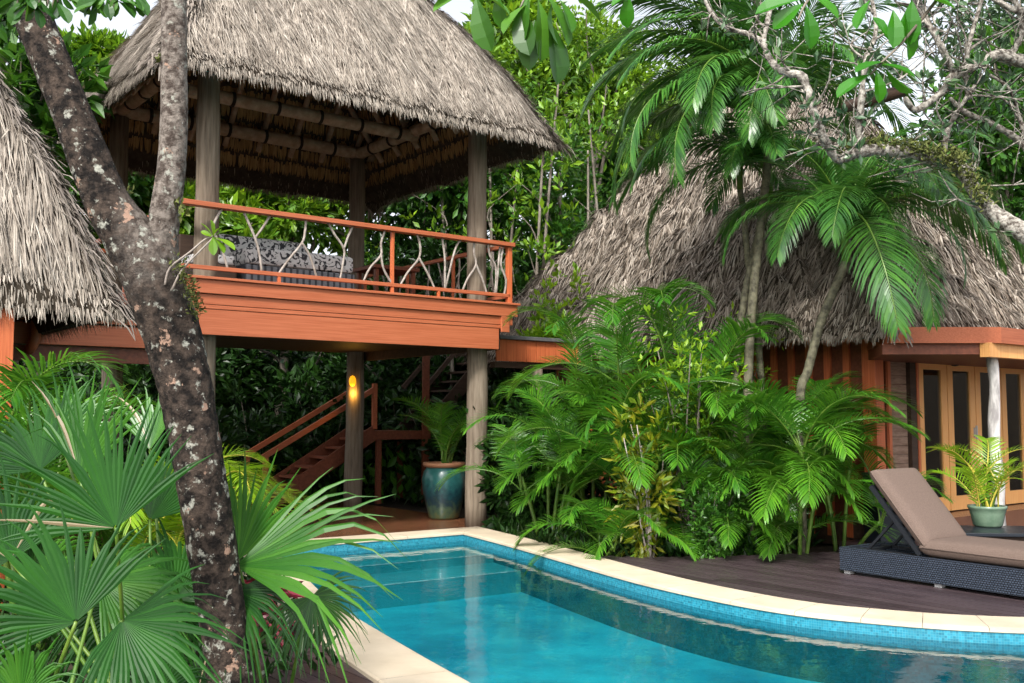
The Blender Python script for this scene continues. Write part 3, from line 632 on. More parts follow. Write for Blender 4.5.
# ------------------------------------------------------------------ stairs behind the terrace
S0 = W(262, 500, 17.6); S0.z = 0
st = thing('timber_staircase', 'red timber staircase with handrails rising behind the terrace posts', 'staircase', (S0.x, S0.y, 0), R(33))
RUN, RISE = 2.15, 1.36
for y in (0, 1.0):
    MB().beam((0, y, .02), (RUN, y, RISE-.02), .05, .26).build('stringer', M['cedar_dark'], st)
    MB().beam((0, y, .92), (RUN, y, RISE+.80), .07, .09).build('handrail', M['cedar'], st)
    for x in (0.05, RUN-.02): MB().box((x-.04, y-.04, x*RISE/RUN+.05), (x+.04, y+.04, x*RISE/RUN+.9)).build('newel', M['cedar'], st)
for k in range(7): MB().box((k*.3+.05, .03, .17*(k+1)+.0), (k*.3+.38, .97, .17*(k+1)+.04)).build('tread', M['cedar_dark'], st)
MB().box((RUN, -.05, RISE-.16), (RUN+1.15, 1.2, RISE)).build('landing', M['cedar_dark'], st)
for x in (RUN+.06, RUN+1.05):
    for y in (.03, 1.1): MB().box((x, y, 0), (x+.09, y+.09, RISE-.165)).build('post', M['cedar_dark'], st)
MB().box((RUN+.95, -.1, .0), (RUN+1.09, -.055, 3.2)).build('tall_post', M['cedar_dark'], st)
for y in (.05, 1.05):
    MB().beam((RUN+1.1, y, RISE), (RUN+2.9, y, 3.3), .05, .26).build('stringer', M['dark_wood'], st)
    MB().beam((RUN+1.1, y, RISE+.85), (RUN+2.9, y, 4.15), .06, .08).build('handrail', M['dark_wood'], st)
for k in range(10): MB().box((RUN+1.1+k*.18, .08, RISE+.19*(k+1)), (RUN+1.36+k*.18, 1.02, RISE+.19*(k+1)+.04)).build('tread', M['dark_wood'], st)

# ------------------------------------------------------------------ right hut
K = Vector((4.8, 13.3, 0))
hut = thing('thatched_bungalow', 'thatched timber bungalow with folding glass doors at the right of the pool', 'bungalow', tuple(K), ANG)
thatch_roof(hut, -.9, 4.9, -.9, 7.8, 2.82, 1.44, 100000, M['thatch_b'], 5, lump=.06, blen=.23, bw=.017, rough_=.06, inner=False, rows=False)
HF = .28
MB().box((-.05, 0, -.1), (4.6, 6.6, HF-.01)).build('floor_slab', M['dark_wood'], hut)
MB().box((.05, 6.5, HF), (4.5, 6.6, 2.75)).build('back_wall', M['dark_interior'], hut); MB().box((4.4, .2, HF), (4.5, 6.49, 2.75)).build('side_wall', M['cedar_v'], hut)
MB().box((.1, .1, 2.72), (4.38, 6.48, 2.76)).build('ceiling', M['dark_interior'], hut)
# left wall of vertical boards (faces the garden)
MB().box((.03, .12, HF), (.07, 6.48, 2.72)).build('side_wall_lining', M['dark_interior'], hut)
yy = .12
while yy < 6.4:
    MB().box((-.02, yy, .02), (.028, yy+.195, 2.72)).build('wall_board', M['cedar_dark'], hut); MB().box((-.06, yy+.2, .02), (.028, yy+.295, 2.72)).build('wall_batten', M['cedar_v'], hut); yy += .30  # boards darker than the battens to paint in the shade on this wall
# corner post, window strip, slate panel, dark jamb, doors
MB().box((-.10, -.10, 0), (.10, .10, 2.7)).build('corner_post', M['cedar_v'], hut, bevel=.006)
f = MB(); f.box((.12, .0, HF), (.19, .08, 2.5)); f.box((.36, .0, HF), (.43, .08, 2.5)); f.box((.19, .0, HF), (.36, .08, HF+.1)); f.box((.19, .0, 2.4), (.36, .08, 2.5))
o = f.build('window', M['cedar_v'], hut); MB().box((.19, .035, HF+.1), (.36, .045, 2.4)).build('pane', M['glass'], o)
mb = MB(); z = HF
while z < 2.45: mb.box((.46, .03, z), (.86, .075+.012*random.random(), z+.115)); z += .12
mb.build('slate_panel', M['slate'], hut)
MB().box((.88, -.02, HF), (1.03, .1, 2.5)).build('door_jamb', M['dark_wood'], hut); MB().box((1.035, -.03, HF), (1.09, .1, 2.5)).build('door_jamb', M['cedar_v'], hut)
MB().box((.1, -.02, 2.5), (4.5, .12, 2.72)).build('lintel', M['cedar'], hut, bevel=.005)
dw = .79; x = 1.10
for k in range(4):
    d = MB(); a, b = x+.004, x+dw-.004; s_ = .15; z0, z1 = HF+.01, 2.44
    d.box((a, 0, z0), (a+s_, .05, z1)); d.box((b-s_, 0, z0), (b, .05, z1)); d.box((a+s_, .001, z0), (b-s_, .049, z0+.2)); d.box((a+s_, .001, z1-.14), (b-s_, .049, z1))
    o = d.build('glass_door', M['honey'], hut); MB().box((a+s_, .02, z0+.2), (b-s_, .028, z1-.14)).build('pane', M['glass'], o)
    if k in (1, 3):
        hn = MB(); hn.box((b-.075, -.05, 1.3), (b-.05, -.03, 1.5)); hn.box((b-.08, -.03, 1.33), (b-.045, -.001, 1.47)); hn.build('handle', M['foot'], o)
    x += dw+.012
MB().box((1.09, -.02, 2.44), (4.36, .09, 2.497)).build('door_head', M['honey'], hut)
MB().box((x, -.03, HF), (4.6, .1, 2.5)).build('front_wall', M['cedar_v'], hut)
# porch canopy: its corner stands in front of the doors
c1, c2 = W(890, 327, 11.9), W(1001, 327, 11.9); c2b = c2 + U*3.0
def loc_h(p): q = Vector(p) - K; return (q.dot(U), q.dot(V))
zt = c1.z; zb_ = W(895, 343, 11.9).z
A_, B_, C_ = loc_h(c1), loc_h(c2), (4.8, loc_h(c2b)[1]); 
D_ = (4.8, .1); E_ = (-.5, .3)
F_ = (.0, .1)
def prism(pts, z0, z1):
    mb = MB(); n = len(pts); mb.ngon([(x, y, z1) for x, y in pts]); mb.ngon([(x, y, z0) for x, y in pts]); 
    v = [(x, y, z0) for x, y in pts]+[(x, y, z1) for x, y in pts]; mb.add(v, [(i, (i+1) % n, (i+1) % n+n, i+n) for i in range(n)]); return mb
prism([A_, B_, C_, D_, F_], zb_, zt).build('canopy', M['cedar'], hut)
ins = lambda p, k=.12: (p[0]+.02, p[1]+k)
prism([ins(A_), (B_[0]-.02, B_[1]+.1), (C_[0], C_[1]+.12), (4.8, .12), (F_[0]+.05, .12)], zb_-.13, zb_-.004).build('canopy_beam', M['cedar_dark'], hut)
wp = W(992, 362, 12.25); wb = W(999, 505, 12.25); a = loc_h(wp); HZ = (wb.x, wb.y)
b = loc_h((wb.x, wb.y, 0))
MB().beam((B_[0]-.15, B_[1]+.13, zb_-.08), (4.8, C_[1]+.13, zb_-.08), .12, .17).build('porch_beam', M['honey'], hut)
mb = MB(); zz = np.linspace(0.01, zb_-.13, 16); mb.tube([(b[0]+(a[0]-b[0])*t+.015*math.sin(t*9), b[1]+(a[1]-b[1])*t+.01*math.sin(t*13), z) for t, z in zip(np.linspace(0, 1, 16), zz)], [.075-.012*t+.006*math.sin(t*21) for t in np.linspace(0, 1, 16)], 12, .04); mb.build('porch_post', M['white_post'], hut, smooth=True)
bt = MB(); bt.lathe([(.0, 0), (.05, .01), (.05, .07), (.0, .08)], 10, c=(2.02, -.06, 2.36)); bt.build('door_closer', M['metal'], hut)
# things inside that show through the glass
MB().box((2.6, 2.0, HF), (4.3, 4.0, HF+.55)).build('bed', M['cushion'], hut); MB().box((4.2, 1.2, HF+.5), (4.39, 4.4, HF+1.5)).build('headboard', M['slate'], hut)
# raised platform at the doors
pl = [(.75, -.45), (5.5, -.45), (5.5, -.03), (.75, -.03)]
pw = [tuple((K + U*x_ + V*y_)[:2]) for x_, y_ in pl]
planks('porch_deck', pw, ANG, .12, .006, .02, HF-.006, M['deck_red'], kind='structure')

# ------------------------------------------------------------------ left hut
HL = Vector((-3.5, 8.75, 0))
lh = thing('thatched_hut', 'steep thatched hut at the left edge with red timber post under its eave', 'hut', tuple(HL), ANG)
thatch_roof(lh, -5.2, .1, 0, 5.6, 2.70, 2.15, 80000, M['thatch'], 9, lump=.03, blen=.42, bw=.011, rows=False)
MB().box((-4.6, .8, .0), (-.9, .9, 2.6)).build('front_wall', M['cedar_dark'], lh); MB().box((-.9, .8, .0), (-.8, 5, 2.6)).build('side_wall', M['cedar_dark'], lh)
p = W(3, 400, 8.3); q = p - HL; MB().box((q.dot(U)-.06, q.dot(V)-.05, 0), (q.dot(U)+.055, q.dot(V)+.05, 2.58)).build('corner_post', M['cedar_v'], lh, bevel=.005)
# small far hut seen under the pavilion floor
fh = thing('garden_shelter', 'small thatched shelter far behind seen beneath the pavilion floor', 'shelter', tuple(Vector((W(268, 388, 26).x-1.6, 26, 0))), 0)
thatch_roof(fh, 0, 2.4, 0, 2.4, W(268, 388, 26).z+.1, 1.2, 5000, M['thatch'], 11, rows=False)
for x in (.4, 2.0): MB().tube([(x, .4, 0), (x, .4, 2.6)], .07, 10).build('post', M['logs'], fh, smooth=True)
# ------------------------------------------------------------------ foliage builders
def leaves(mb, c, d, size, aspect=.42, mi=0, r=rng, flat=.5, fold=.12, droop=.0):
    n = len(c); d = d/(np.linalg.norm(d, axis=1)[:, None]+1e-9); up = np.tile([0, 0, 1.], (n, 1))*flat + r.normal(0, .45, (n, 3))
    s_ = np.cross(d, up); s_ /= np.linalg.norm(s_, axis=1)[:, None]+1e-9; nn = np.cross(s_, d)
    S = size[:, None]; W_ = S*aspect*.5
    mid = c+d*S*.5-nn*S*fold; tip = c+d*S-nn*S*fold*.7; tip[:, 2] -= size*droop
    v = np.stack([c, c+d*S*.52+s_*W_, tip, c+d*S*.52-s_*W_, mid], 1).reshape(-1, 3); k = np.arange(n)*5
    mb.add(v, np.concatenate([np.stack([k, k+1, k+2, k+4], 1), np.stack([k, k+4, k+2, k+3], 1)]), mi=mi); return mb
def big_leaves(mb, c, d, size, aspect=.46, r=rng, mi=0):
    """obovate leaves with a folded midrib, 4 cross sections"""
    n = len(c); d = d/(np.linalg.norm(d, axis=1)[:, None]+1e-9); up = np.tile([0, -.6, 1.], (n, 1)) + r.normal(0, .35, (n, 3)); s_ = np.cross(d, up); s_ /= np.linalg.norm(s_, axis=1)[:, None]+1e-9; nn = np.cross(s_, d); v = []
    for f, w_ in ((0, .04), (.22, .45), (.5, .92), (.75, 1.), (.92, .6), (1., .05)):
        p = c+d*(size*f)[:, None]-nn*(size*.22*f*f)[:, None]; h_ = (size*aspect*.5*w_)[:, None]; v += [p-s_*h_+nn*h_*.35, p, p+s_*h_+nn*h_*.35]
    v = np.stack(v, 1).reshape(-1, 3); k = np.arange(n)*18; q_ = []
    for j in range(5): a = k+3*j; q_ += [np.stack([a, a+1, a+4, a+3], 1), np.stack([a+1, a+2, a+5, a+4], 1)]
    mb.add(v, np.concatenate(q_), mi=mi); return mb
def clumps(mb, cen, out, per, rad, size, r, aspect=.42, mi=0, spread=1.):
    n = len(cen); C_ = np.repeat(cen, per, 0); O_ = np.repeat(out, per, 0); d = O_*.75+r.normal(0, spread, (n*per, 3))*.8; d[:, 2] += .1
    d /= np.linalg.norm(d, axis=1)[:, None]+1e-9; C_ = C_ + d*r.uniform(0, rad, n*per)[:, None]
    return leaves(mb, C_, d, size*r.uniform(.6, 1.3, n*per), aspect, mi, r)
def crown_mesh(rx, ry, rz, ncl, per, lsize, rad, r, holes=.35):
    """leaf clumps on several overlapping boughs: an uneven outline with gaps"""
    mb = MB(); nb = 13; bc = r.normal(0, 1, (nb, 3)); bc /= np.linalg.norm(bc, axis=1)[:, None]; bc *= r.uniform(.35, .78, nb)[:, None]; br_ = r.uniform(.26, .46, nb)
    k = r.integers(0, nb, ncl); o = r.normal(0, 1, (ncl, 3)); o /= np.linalg.norm(o, axis=1)[:, None]; rr = br_[k]*r.uniform(.55, 1.08, ncl)
    p = (bc[k]+o*rr[:, None])*np.array([rx, ry, rz]); clumps(mb, p, o, per, rad, lsize, r); return mb, bc*np.array([rx, ry, rz])
def leafy_tree(label, base, cz, rx, rz, lm, ncl=520, per=13, lsize=.22, rad=.26, tr=.13, name='broadleaf_tree', group=None, seed=0, bark='bark_bg', cat='tree', ry=None):
    r = np.random.default_rng(seed); x, y = base; z0 = float(gz(np.array(x), np.array(y)))-.1
    t = thing(name, label, cat, (x, y, z0), 0, group); mb, bc = crown_mesh(rx, ry or rx*.8, rz, ncl, per, lsize, rad, r); hc = cz-z0
    cr = mb.build('crown', LM[lm], t, loc=(0, 0, hc)); tk = MB(); lean = r.normal(0, .3, 2)
    top = Vector((0, 0, hc)); tk.tube(smooth_path([(lean[0], lean[1], 0), (lean[0]*.3, lean[1]*.6, hc*.35), (0, 0, hc*.8), (0, 0, hc+rz*.3)], 5), list(np.linspace(tr, tr*.35, 16)), 9, .08)
    for b in bc:
        a = Vector((0, 0, hc*random.uniform(.55, .95))); b = Vector(b)+top; m_ = a.lerp(b, .5)+Vector((r.normal(0, .15), r.normal(0, .15), .1*rx)); e = b+(b-a).normalized()*rx*.3
        tk.tube(smooth_path([a, m_, b, e], 4), list(np.linspace(tr*.42, tr*.08, 13)), 6, .1)
    tk.build('trunk', M[bark], t, smooth=True); return t
def shrub(label, base, h, rx, lm, ncl=140, per=11, lsize=.13, rad=.12, name='shrub', group=None, seed=0, stems=7, cat='shrub', sm='bark_bg', z0=None, low=.12, aspect=.42):
    r = np.random.default_rng(seed+500); x, y = base; z0 = (float(gz(np.array(x), np.array(y)))) if z0 is None else z0
    t = thing(name, label, cat, (x, y, z0), 0, group); mb = MB(); st_ = MB(); tips = []
    for k in range(stems):
        a = r.uniform(0, 6.28); q = r.uniform(.25, 1)*rx; e = Vector((math.cos(a)*q, math.sin(a)*q, h*r.uniform(.6, 1))); p = smooth_path([(e.x*.08, e.y*.08, 0), (e.x*.4+r.normal(0, .04), e.y*.4+r.normal(0, .04), e.z*.5), tuple(e)], 4)
        st_.tube(p, list(np.linspace(.018, .006, len(p))), 6, .1); tips += [tuple(p[int(j)]) for j in np.linspace(2, len(p)-1, 6)]
    tips = np.array(tips); cen = tips[r.integers(0, len(tips), ncl)] + r.normal(0, 1, (ncl, 3))*np.array([rx*.24, rx*.24, h*.10]); cen[:, 2] = np.clip(cen[:, 2], h*low, h*1.08)
    out = cen - np.array([0, 0, h*.45]); out /= np.linalg.norm(out, axis=1)[:, None]; clumps(mb, cen, out, per, rad, lsize, r, aspect)
    mb.build('foliage', LM[lm], t); st_.build('stem', M[sm], t, smooth=True, kind='stuff'); return t
def frond_mesh(L, e0, e1, nl, ll, vee=.35, droop=.5, lw=.034, r=rng, sidebend=0., pet=.16, power=1.2):
    mb = MB(); n = 26; s_ = np.linspace(0, 1, n); e = e0+(e1-e0)*s_**power; azs = sidebend*s_**1.5; dl = L/(n-1)
    T = np.stack([np.cos(e)*np.cos(azs), np.cos(e)*np.sin(azs), np.sin(e)], 1); P = np.vstack([[0, 0, 0], np.cumsum(T[:-1]*dl, 0)])
    mb.tube(P, list(np.linspace(.016, .004, n)*(L/2)**.5), 6, mi=1)
    for k in range(nl):
        for sg in (-1, 1):
            t = pet+(1-pet)*(k+.5+sg*.12)/nl; t = min(t, .999); i = min(int(t*(n-1)), n-2); f = t*(n-1)-i; p = P[i]*(1-f)+P[i+1]*f; tt = T[i]
            sd_ = np.array([-tt[1], tt[0], 0.]); sd_ /= np.linalg.norm(sd_); up = np.cross(tt, sd_); up *= np.sign(up[2]) if abs(up[2]) > .05 else 1
            u_ = (t-pet)/(1-pet); ang = math.radians(66-38*u_**1.3)+r.normal(0, .04); l = ll*(math.sin(math.pi*(.16+.80*u_)))**.6*r.uniform(.92, 1.06); v_ = vee+r.normal(0, .07)
            d = tt*math.cos(ang)+(sd_*sg*math.cos(v_)+up*math.sin(v_))*math.sin(ang); rows_ = []; q = p.copy(); w0 = lw*r.uniform(.85, 1.1)
            for j, (fr, wf) in enumerate(((0, .35), (.3, 1), (.65, .75), (1, .06))):
                if j:
                    q = q+d*l*(fr-prev); d = d+np.array([0, 0, -1.])*droop*(.25+.35*j)*.6; d /= np.linalg.norm(d)
                prev = fr; wv = np.cross(d, up+sd_*sg*.3); wv /= np.linalg.norm(wv)+1e-9; rows_ += [q-wv*w0*wf*.5, q+wv*w0*wf*.5]
            mb.add(rows_, [(0, 1, 3, 2), (2, 3, 5, 4), (4, 5, 7, 6)], mi=0)
    return mb
FR = {}
def frond_lib(key, lm, stalk, n, L, e0, e1, nl, ll, **kw):
    FR[key] = []
    for k in range(n):
        a, b = e0+random.uniform(-.08, .08), e1+random.uniform(-.25, .25)
        o = frond_mesh(L*random.uniform(.95, 1.05), a, b, nl, ll, sidebend=random.uniform(-.35, .35), **kw).build('frond', [LM[lm], LM[stalk]]); FR[key].append(o.data); bpy.data.objects.remove(o)
def put_frond(parent, key, loc, az, tilt=0., sc=1., k=None):
    me = FR[key][k if k is not None else random.randrange(len(FR[key]))]; o = bpy.data.objects.new('frond', me); COL.objects.link(o); o.parent = parent
    o.location = loc; o.rotation_euler = (random.uniform(-.25, .25), -tilt, az); o.scale = (sc,)*3; return o
frond_lib('areca', 'areca', 'stalk', 5, 2.0, 1.25, -.55, 46, .52, lw=.029)
frond_lib('areca_hi', 'areca', 'stalk', 4, 2.5, 1.42, -1.15, 54, .58, lw=.030, power=2.2)
frond_lib('areca_low', 'areca', 'stalk', 4, 1.8, .75, -.95, 44, .50, lw=.029)
frond_lib('tall', 'areca_d', 'stalk', 5, 3.1, .95, -1.45, 74, .70, lw=.031, droop=.8, vee=.1, pet=.08, power=1.0)
frond_lib('tall_up', 'areca_d', 'stalk', 3, 2.9, 1.35, -.6, 70, .68, lw=.031, droop=.6, vee=.2, pet=.08)
frond_lib('lime', 'areca_y', 'stalk_y', 4, 1.5, 1.1, -1.1, 44, .46, lw=.022, droop=.4)
frond_lib('pot', 'areca_y', 'stalk_y', 4, 1.15, 1.35, -.35, 22, .27, lw=.020, droop=.3)
frond_lib('jar', 'areca', 'stalk', 4, 1.5, 1.4, -.1, 30, .36, lw=.026, droop=.4)
def areca(label, base, stems, nf, key=('areca', 'areca_low', 'areca_hi'), hr=(.1, .9), sc=(.75, 1.05), name='areca_palm', seed=0, group='feathery palms in the poolside bed', spread=.3, azr=(0, 2*math.pi), z0=-.12, extra=()):
    random.seed(seed+40); t = thing(name, label, 'palm', (*base, z0), 0, group); tips = []
    for k in range(stems):
        a = random.uniform(0, 6.28); h = random.uniform(*hr); q = random.uniform(.05, spread); e = (math.cos(a)*q*1.7, math.sin(a)*q*1.7, h)
        MB().tube(smooth_path([(math.cos(a)*q*.5, math.sin(a)*q*.5, 0), (math.cos(a)*q, math.sin(a)*q, h*.5), e], 6), .024, 8, .05).build('stem', LM['stalk'], t, smooth=True); tips.append(e)
    for k in range(nf):
        e = tips[k % len(tips)] if tips else (0, 0, 0); az = azr[0]+(azr[1]-azr[0])*((k+random.uniform(-.4, .4))/nf); put_frond(t, random.choice(key), (e[0], e[1], e[2]-random.uniform(0, .25)), az, sc=random.uniform(*sc))
    for ky, off, az, tilt, sc_ in extra: put_frond(t, ky, off, az, tilt, sc_)
    return t
def fan_leaf(parent, hub, axis, normal, Rr, span=2.35, n=46, lm='fan', seed=0, droop=.35, base=None, split=.46, cup=.12):
    r = np.random.default_rng(seed); a = Vector(axis).normalized(); nn = Vector(normal); nn = (nn-a*nn.dot(a)).normalized(); x = a.cross(nn)
    X_, A_2, N_ = (np.array(v) for v in (x, a, nn)); mb = MB(); hubv = np.array(tuple(hub))
    for i in range(n):
        ph = -span/1+2*span*(i+.5)/n if False else (-span+2*span*(i+.5)/n); dphi = span/n*1.02
        L = Rr*(1-.22*(abs(ph)/span)**2)*r.uniform(.92, 1.05); rad = A_2*math.cos(ph)+X_*math.sin(ph); tan = -A_2*math.sin(ph)+X_*math.cos(ph)
        sp_ = split*r.uniform(.88, 1.12); dr = droop*r.uniform(.4, 1.5); kink = r.random() < .12; rows_ = []
        side_j = r.normal(0, .09)
        for fr in (.02, .2, .38, sp_, .5*(sp_+.8), .82, 1.0):
            rr = L*fr; hw = rr*math.tan(dphi) if fr <= sp_ else L*sp_*math.tan(dphi)*.86*(1-((fr-sp_)/(1-sp_))**1.1)+.0008
            e = max(0, fr-sp_*.8); dz = dr*e*e*L*2.2*(2.4 if kink and fr > .8 else 1); c = hubv+rad*(rr-dz*.15)+tan*side_j*e*L+N_*(cup*rr*fr)+np.array([0, 0, -dz])
            rid = N_*(hw*.42); rows_ += [c-tan*hw, c+rid, c+tan*hw]
        q = []
        for k in range(6): q += [(3*k, 3*k+1, 3*k+4, 3*k+3), (3*k+1, 3*k+2, 3*k+5, 3*k+4)]
        mb.add(rows_, q, mi=1 if r.random() < .014 else 0)
    o_ = mb.build('fan_leaf', [LM[lm], LM['dry']], parent)
    if base is not None:
        pts = smooth_path([Vector(base), Vector(base).lerp(Vector(tuple(hub)), .6)+Vector((0, 0, .05)), Vector(tuple(hub))], 5); MB().tube(pts, list(np.linspace(.012, .007, len(pts))), 7).build('leaf_stalk', LM['stalk'], parent, smooth=True)
    return o_

# ------------------------------------------------------------------ the lichen-covered foreground tree
TY = 4.8
ft = thing('forked_tree', 'forked tree with dark lichen spotted bark leaning across the left foreground', 'tree', (0, 0, 0))
def wpts(l, Y): return [W(x, y, Y) for x, y in l]
main = [(246,790),(240,730),(232,683),(225,636),(211,540),(203,490),(193,430),(182,373),(169,325),(150,275),(128,235),(104,195),(72,114),(49,57),(26,0),(-2,-70),(-40,-160)]
wid = [74,60,50,46,50,50,52,56,60,60,54,46,40,40,40,38,34]
mp_ = smooth_path(wpts(main, TY), 8); mr_ = lerp_r([w_*.95*TY/2000 for w_ in wid], 0, len(mp_))
mb = MB(); mb.tube(mp_, mr_, 40, .035)
limb = [(172,318),(163,285),(160,255),(163,228),(171,170),(174,120),(174,76),(174,0),(172,-80),(165,-170)]; lw_ = [44,42,38,31,28,27,26,25,24,21]
lp_ = smooth_path(wpts(limb, TY+.02), 8); mb.tube(lp_, lerp_r([w_*TY/2000 for w_ in lw_], 0, len(lp_)), 30, .03)
mb.build('trunk', M['trunk'], ft, smooth=True)
r = np.random.default_rng(4); mb = MB(); nn_ = 420       # moss and small epiphytes at the fork's right flank
t = r.uniform(0, 1, nn_); px = 178+t*19+r.normal(0, 2.5, nn_)-np.where(t < .2, 4, 0); py = 262+t*50+r.normal(0, 5, nn_)
c = np.array([tuple(W(a, b, TY-.11)) for a, b in zip(px, py)]); c[:, 1] += r.uniform(-.03, .08, nn_); d = r.normal(0, 1, (nn_, 3))*.7+np.array([.5, -.5, .2]); leaves(mb, c, d, r.uniform(.012, .034, nn_), .4, r=r)
for (a, b, k) in ((198,205,18),(160,60,10),(185,214,12),(140,228,14),(128,190,10)):
    c = np.array([tuple(W(a, b, TY-.02))]*k) + r.normal(0, .012, (k, 3)); c[:, 0] -= .1 if a > 190 else 0
    leaves(mb, c, r.normal(0, 1, (k, 3))+np.array([0, -.3, .5]), r.uniform(.02, .05, k), .4, r=r)
mb.build('moss', M['moss'], ft, kind='stuff')
sb = MB(); tipp = W(213, 237, TY-.12)
for p in ([(165,285),(170,268),(190,252),(204,240),(213,236)], [(172,290),(182,270),(197,254),(213,238)]): sb.tube(smooth_path(wpts(p, TY-.12), 4), list(np.linspace(.006, .0035, 4*(len(p)-1)+1)), 6)
so_ = sb.build('sprout', M['twig'], ft, smooth=True); mb = MB(); dd = np.array([(-.5,-.2,.9),(.15,-.4,1),(.9,-.2,.5),(1,-.3,-.35),(.8,-.5,-.7),(.2,-.6,-.9),(-.7,-.3,.4),(.5,-.6,.7)], float)
big_leaves(mb, np.array([tuple(tipp)]*8), dd, np.array([.085,.08,.10,.13,.11,.10,.06,.07]), .42, r=r); mb.build('sprout_leaf', LM['lime'], so_)

# ------------------------------------------------------------------ fan palms in the left foreground
def fan_palm(label, base, specs, seed):
    t = thing('fan_palm', label, 'palm', (0, 0, 0), 0, 'fan palms in the left foreground')
    for i, (hx, hy, Y, ax, nm, Rp, span, lm, dr) in enumerate(specs):
        hub = W(hx, hy, Y); fan_leaf(t, hub, ax, nm, Rp*Y/1000, span, lm=lm, seed=seed*20+i, droop=dr, base=(base[0]+.03*i, base[1], -.1), n=int(22*span))
    return t
fan_palm('fan palm with broad upright pleated leaves left of the lichen trunk', (-1.75, 4.75), [
 (116,528,4.2,(-.48,.15,1),(.15,-1,.3),150,1.3,'fan',.14),
 (80,478,4.75,(.1,.1,1),(-.3,-1,.1),135,.85,'fan2',.15),
 (40,470,5.2,(-.5,.3,.9),(0,-1,.5),105,1.3,'fan',.35),
 (150,520,5.1,(.35,.2,.9),(-.2,-1,.2),110,1.0,'fan',.3),
 (175,600,5.2,(.2,.2,.9),(.2,-1,.3),110,1.5,'fan',.5),
 (10,560,4.9,(-.5,.1,.7),(.1,-1,.5),130,1.6,'fan',.4),
 (60,440,5.6,(.3,.2,1),(.3,-1,.2),90,.9,'areca_d',.3),
 (150,450,5.6,(-.1,.3,1),(-.4,-1,.2),95,.8,'areca_d',.4),
 (130,600,5.4,(.1,.2,-.9),(.1,-1,.4),120,1.6,'fan',.6),
 (30,590,5.0,(.3,.1,.9),(-.5,-1,.3),110,1.1,'fan2',.6)], 1)
fan_palm('low fan palm with drooping split leaves at the bottom left corner', (-1.95, 3.9), [
 (76,622,3.7,(-.6,.1,.75),(.15,-1,.5),150,1.45,'fan',.25),
 (122,620,3.85,(.65,-.1,-.5),(.1,-.8,.75),130,1.5,'fan',.4),
 (20,700,3.6,(-.2,0,1),(.1,-1,.4),90,1.6,'fan2',.4),
 (150,700,4.3,(.5,.1,.6),(0,-1,.5),90,1.5,'fan',.5),
 (100,580,4.7,(.9,.2,-.2),(0,-.8,.8),120,1.3,'fan2',.6)], 2)
fan_palm('fan palm with long pale fingers reaching over the pool edge', (-1.35, 5.6), [
 (236,566,4.9,(.93,-.15,.27),(-.1,-.75,.75),205,.78,'fan2',.36),
 (238,560,5.2,(.3,.1,.95),(-.3,-1,.25),125,.75,'fan2',.2),
 (232,590,4.9,(.75,-.3,-.5),(0,-.8,.6),90,1.1,'fan',.6),
 (312,596,5.3,(.45,-.2,-.75),(.2,-1,.2),66,1.9,'areca_d',.3)], 3)
areca('lime green feathery palm between the lichen trunk and the terrace', (-2.42, 7.5), 4, 20, key=('lime',), hr=(.6, 1.25), sc=(.6, .75), seed=3, azr=(-1.3, 1.2), group='feathery palms by the left hut', extra=[('lime', (.0, 0, 1.2), -.1, .1, .5), ('lime', (.0, -.2, 1.1), .2, 0, .55), ('lime', (.0, -.1, .95), -.3, -.1, .5)])
areca('feathery palm with bluish fronds beside the left hut post', (-3.6, 7.7), 4, 20, key=('areca', 'areca_hi', 'areca_low'), hr=(.5, 1.2), sc=(.7, .95), seed=4, group='feathery palms by the left hut', extra=[('lime', (.35, -.3, .95), 1.3, .1, .55)])
areca('small feathery palm in shade under the timber walkway', (-3.7, 9.6), 3, 11, key=('areca', 'areca_low'), hr=(.3, .9), sc=(.6, .9), seed=5, group='feathery palms by the left hut')
cp = thing('cordyline', 'pink and red leaved plant beneath the pale fan palm leaf', 'plant', (-1.75, 7.35, -.12)); mb = MB(); r = np.random.default_rng(8)
k = 46; c = np.stack([r.normal(0, .06, k), r.normal(0, .06, k), r.uniform(.25, .62, k)], 1); leaves(mb, c, np.stack([r.normal(0, 1, k), r.normal(0, 1, k), r.uniform(-.3, .9, k)], 1), r.uniform(.2, .36, k), .26, r=r, droop=.25); mb.build('foliage', LM['pink'], cp); MB().tube([(0, 0, 0), (.02, 0, .6)], .012, 7).build('stem', M['bark_bg'], cp)

# ------------------------------------------------------------------ poolside bed: palms and shrubs
def gp(px, Y): p = W(px, 500, Y); return (p.x, Y)
areca('feathery palm nearest the pavilion post beside the far pool corner', gp(548, 13.6), 5, 20, hr=(.6, 1.9), sc=(.62, .85), seed=10)
areca('small feathery palm low behind the pool coping', gp(600, 12.3), 3, 13, key=('areca_low', 'areca'), hr=(.1, .6), sc=(.5, .7), seed=11)
areca('large feathery palm with tall arching fronds in the middle of the bed', gp(640, 13.0), 7, 30, hr=(.8, 2.3), sc=(.75, 1.0), seed=12, extra=[('areca_hi', (.35, -.2, 2.1), math.pi-.15, .12, .85), ('areca_hi', (.1, -.2, 1.5), math.pi+.4, .0, .8), ('areca_low', (-.2, -.4, 1.1), -1.6, 0, .8), ('areca_low', (-.3, -.3, .9), -2.4, 0, .8), ('areca_low', (-.6, -.3, 1.3), 3.4, 0, .8)])
areca('second feathery palm filling the bed between the middle palm and the walkway', gp(592, 14.2), 5, 20, hr=(.8, 2.0), sc=(.7, .95), seed=19)
areca('feathery palm left of the tall palm trunks with spreading fronds', gp(705, 13.4), 5, 22, hr=(.6, 2.0), sc=(.7, .95), seed=13)
areca('feathery palm at the foot of the tall palm trunks', gp(762, 12.35), 5, 22, key=('areca', 'areca_low'), hr=(.2, 1.3), sc=(.62, .9), seed=14)
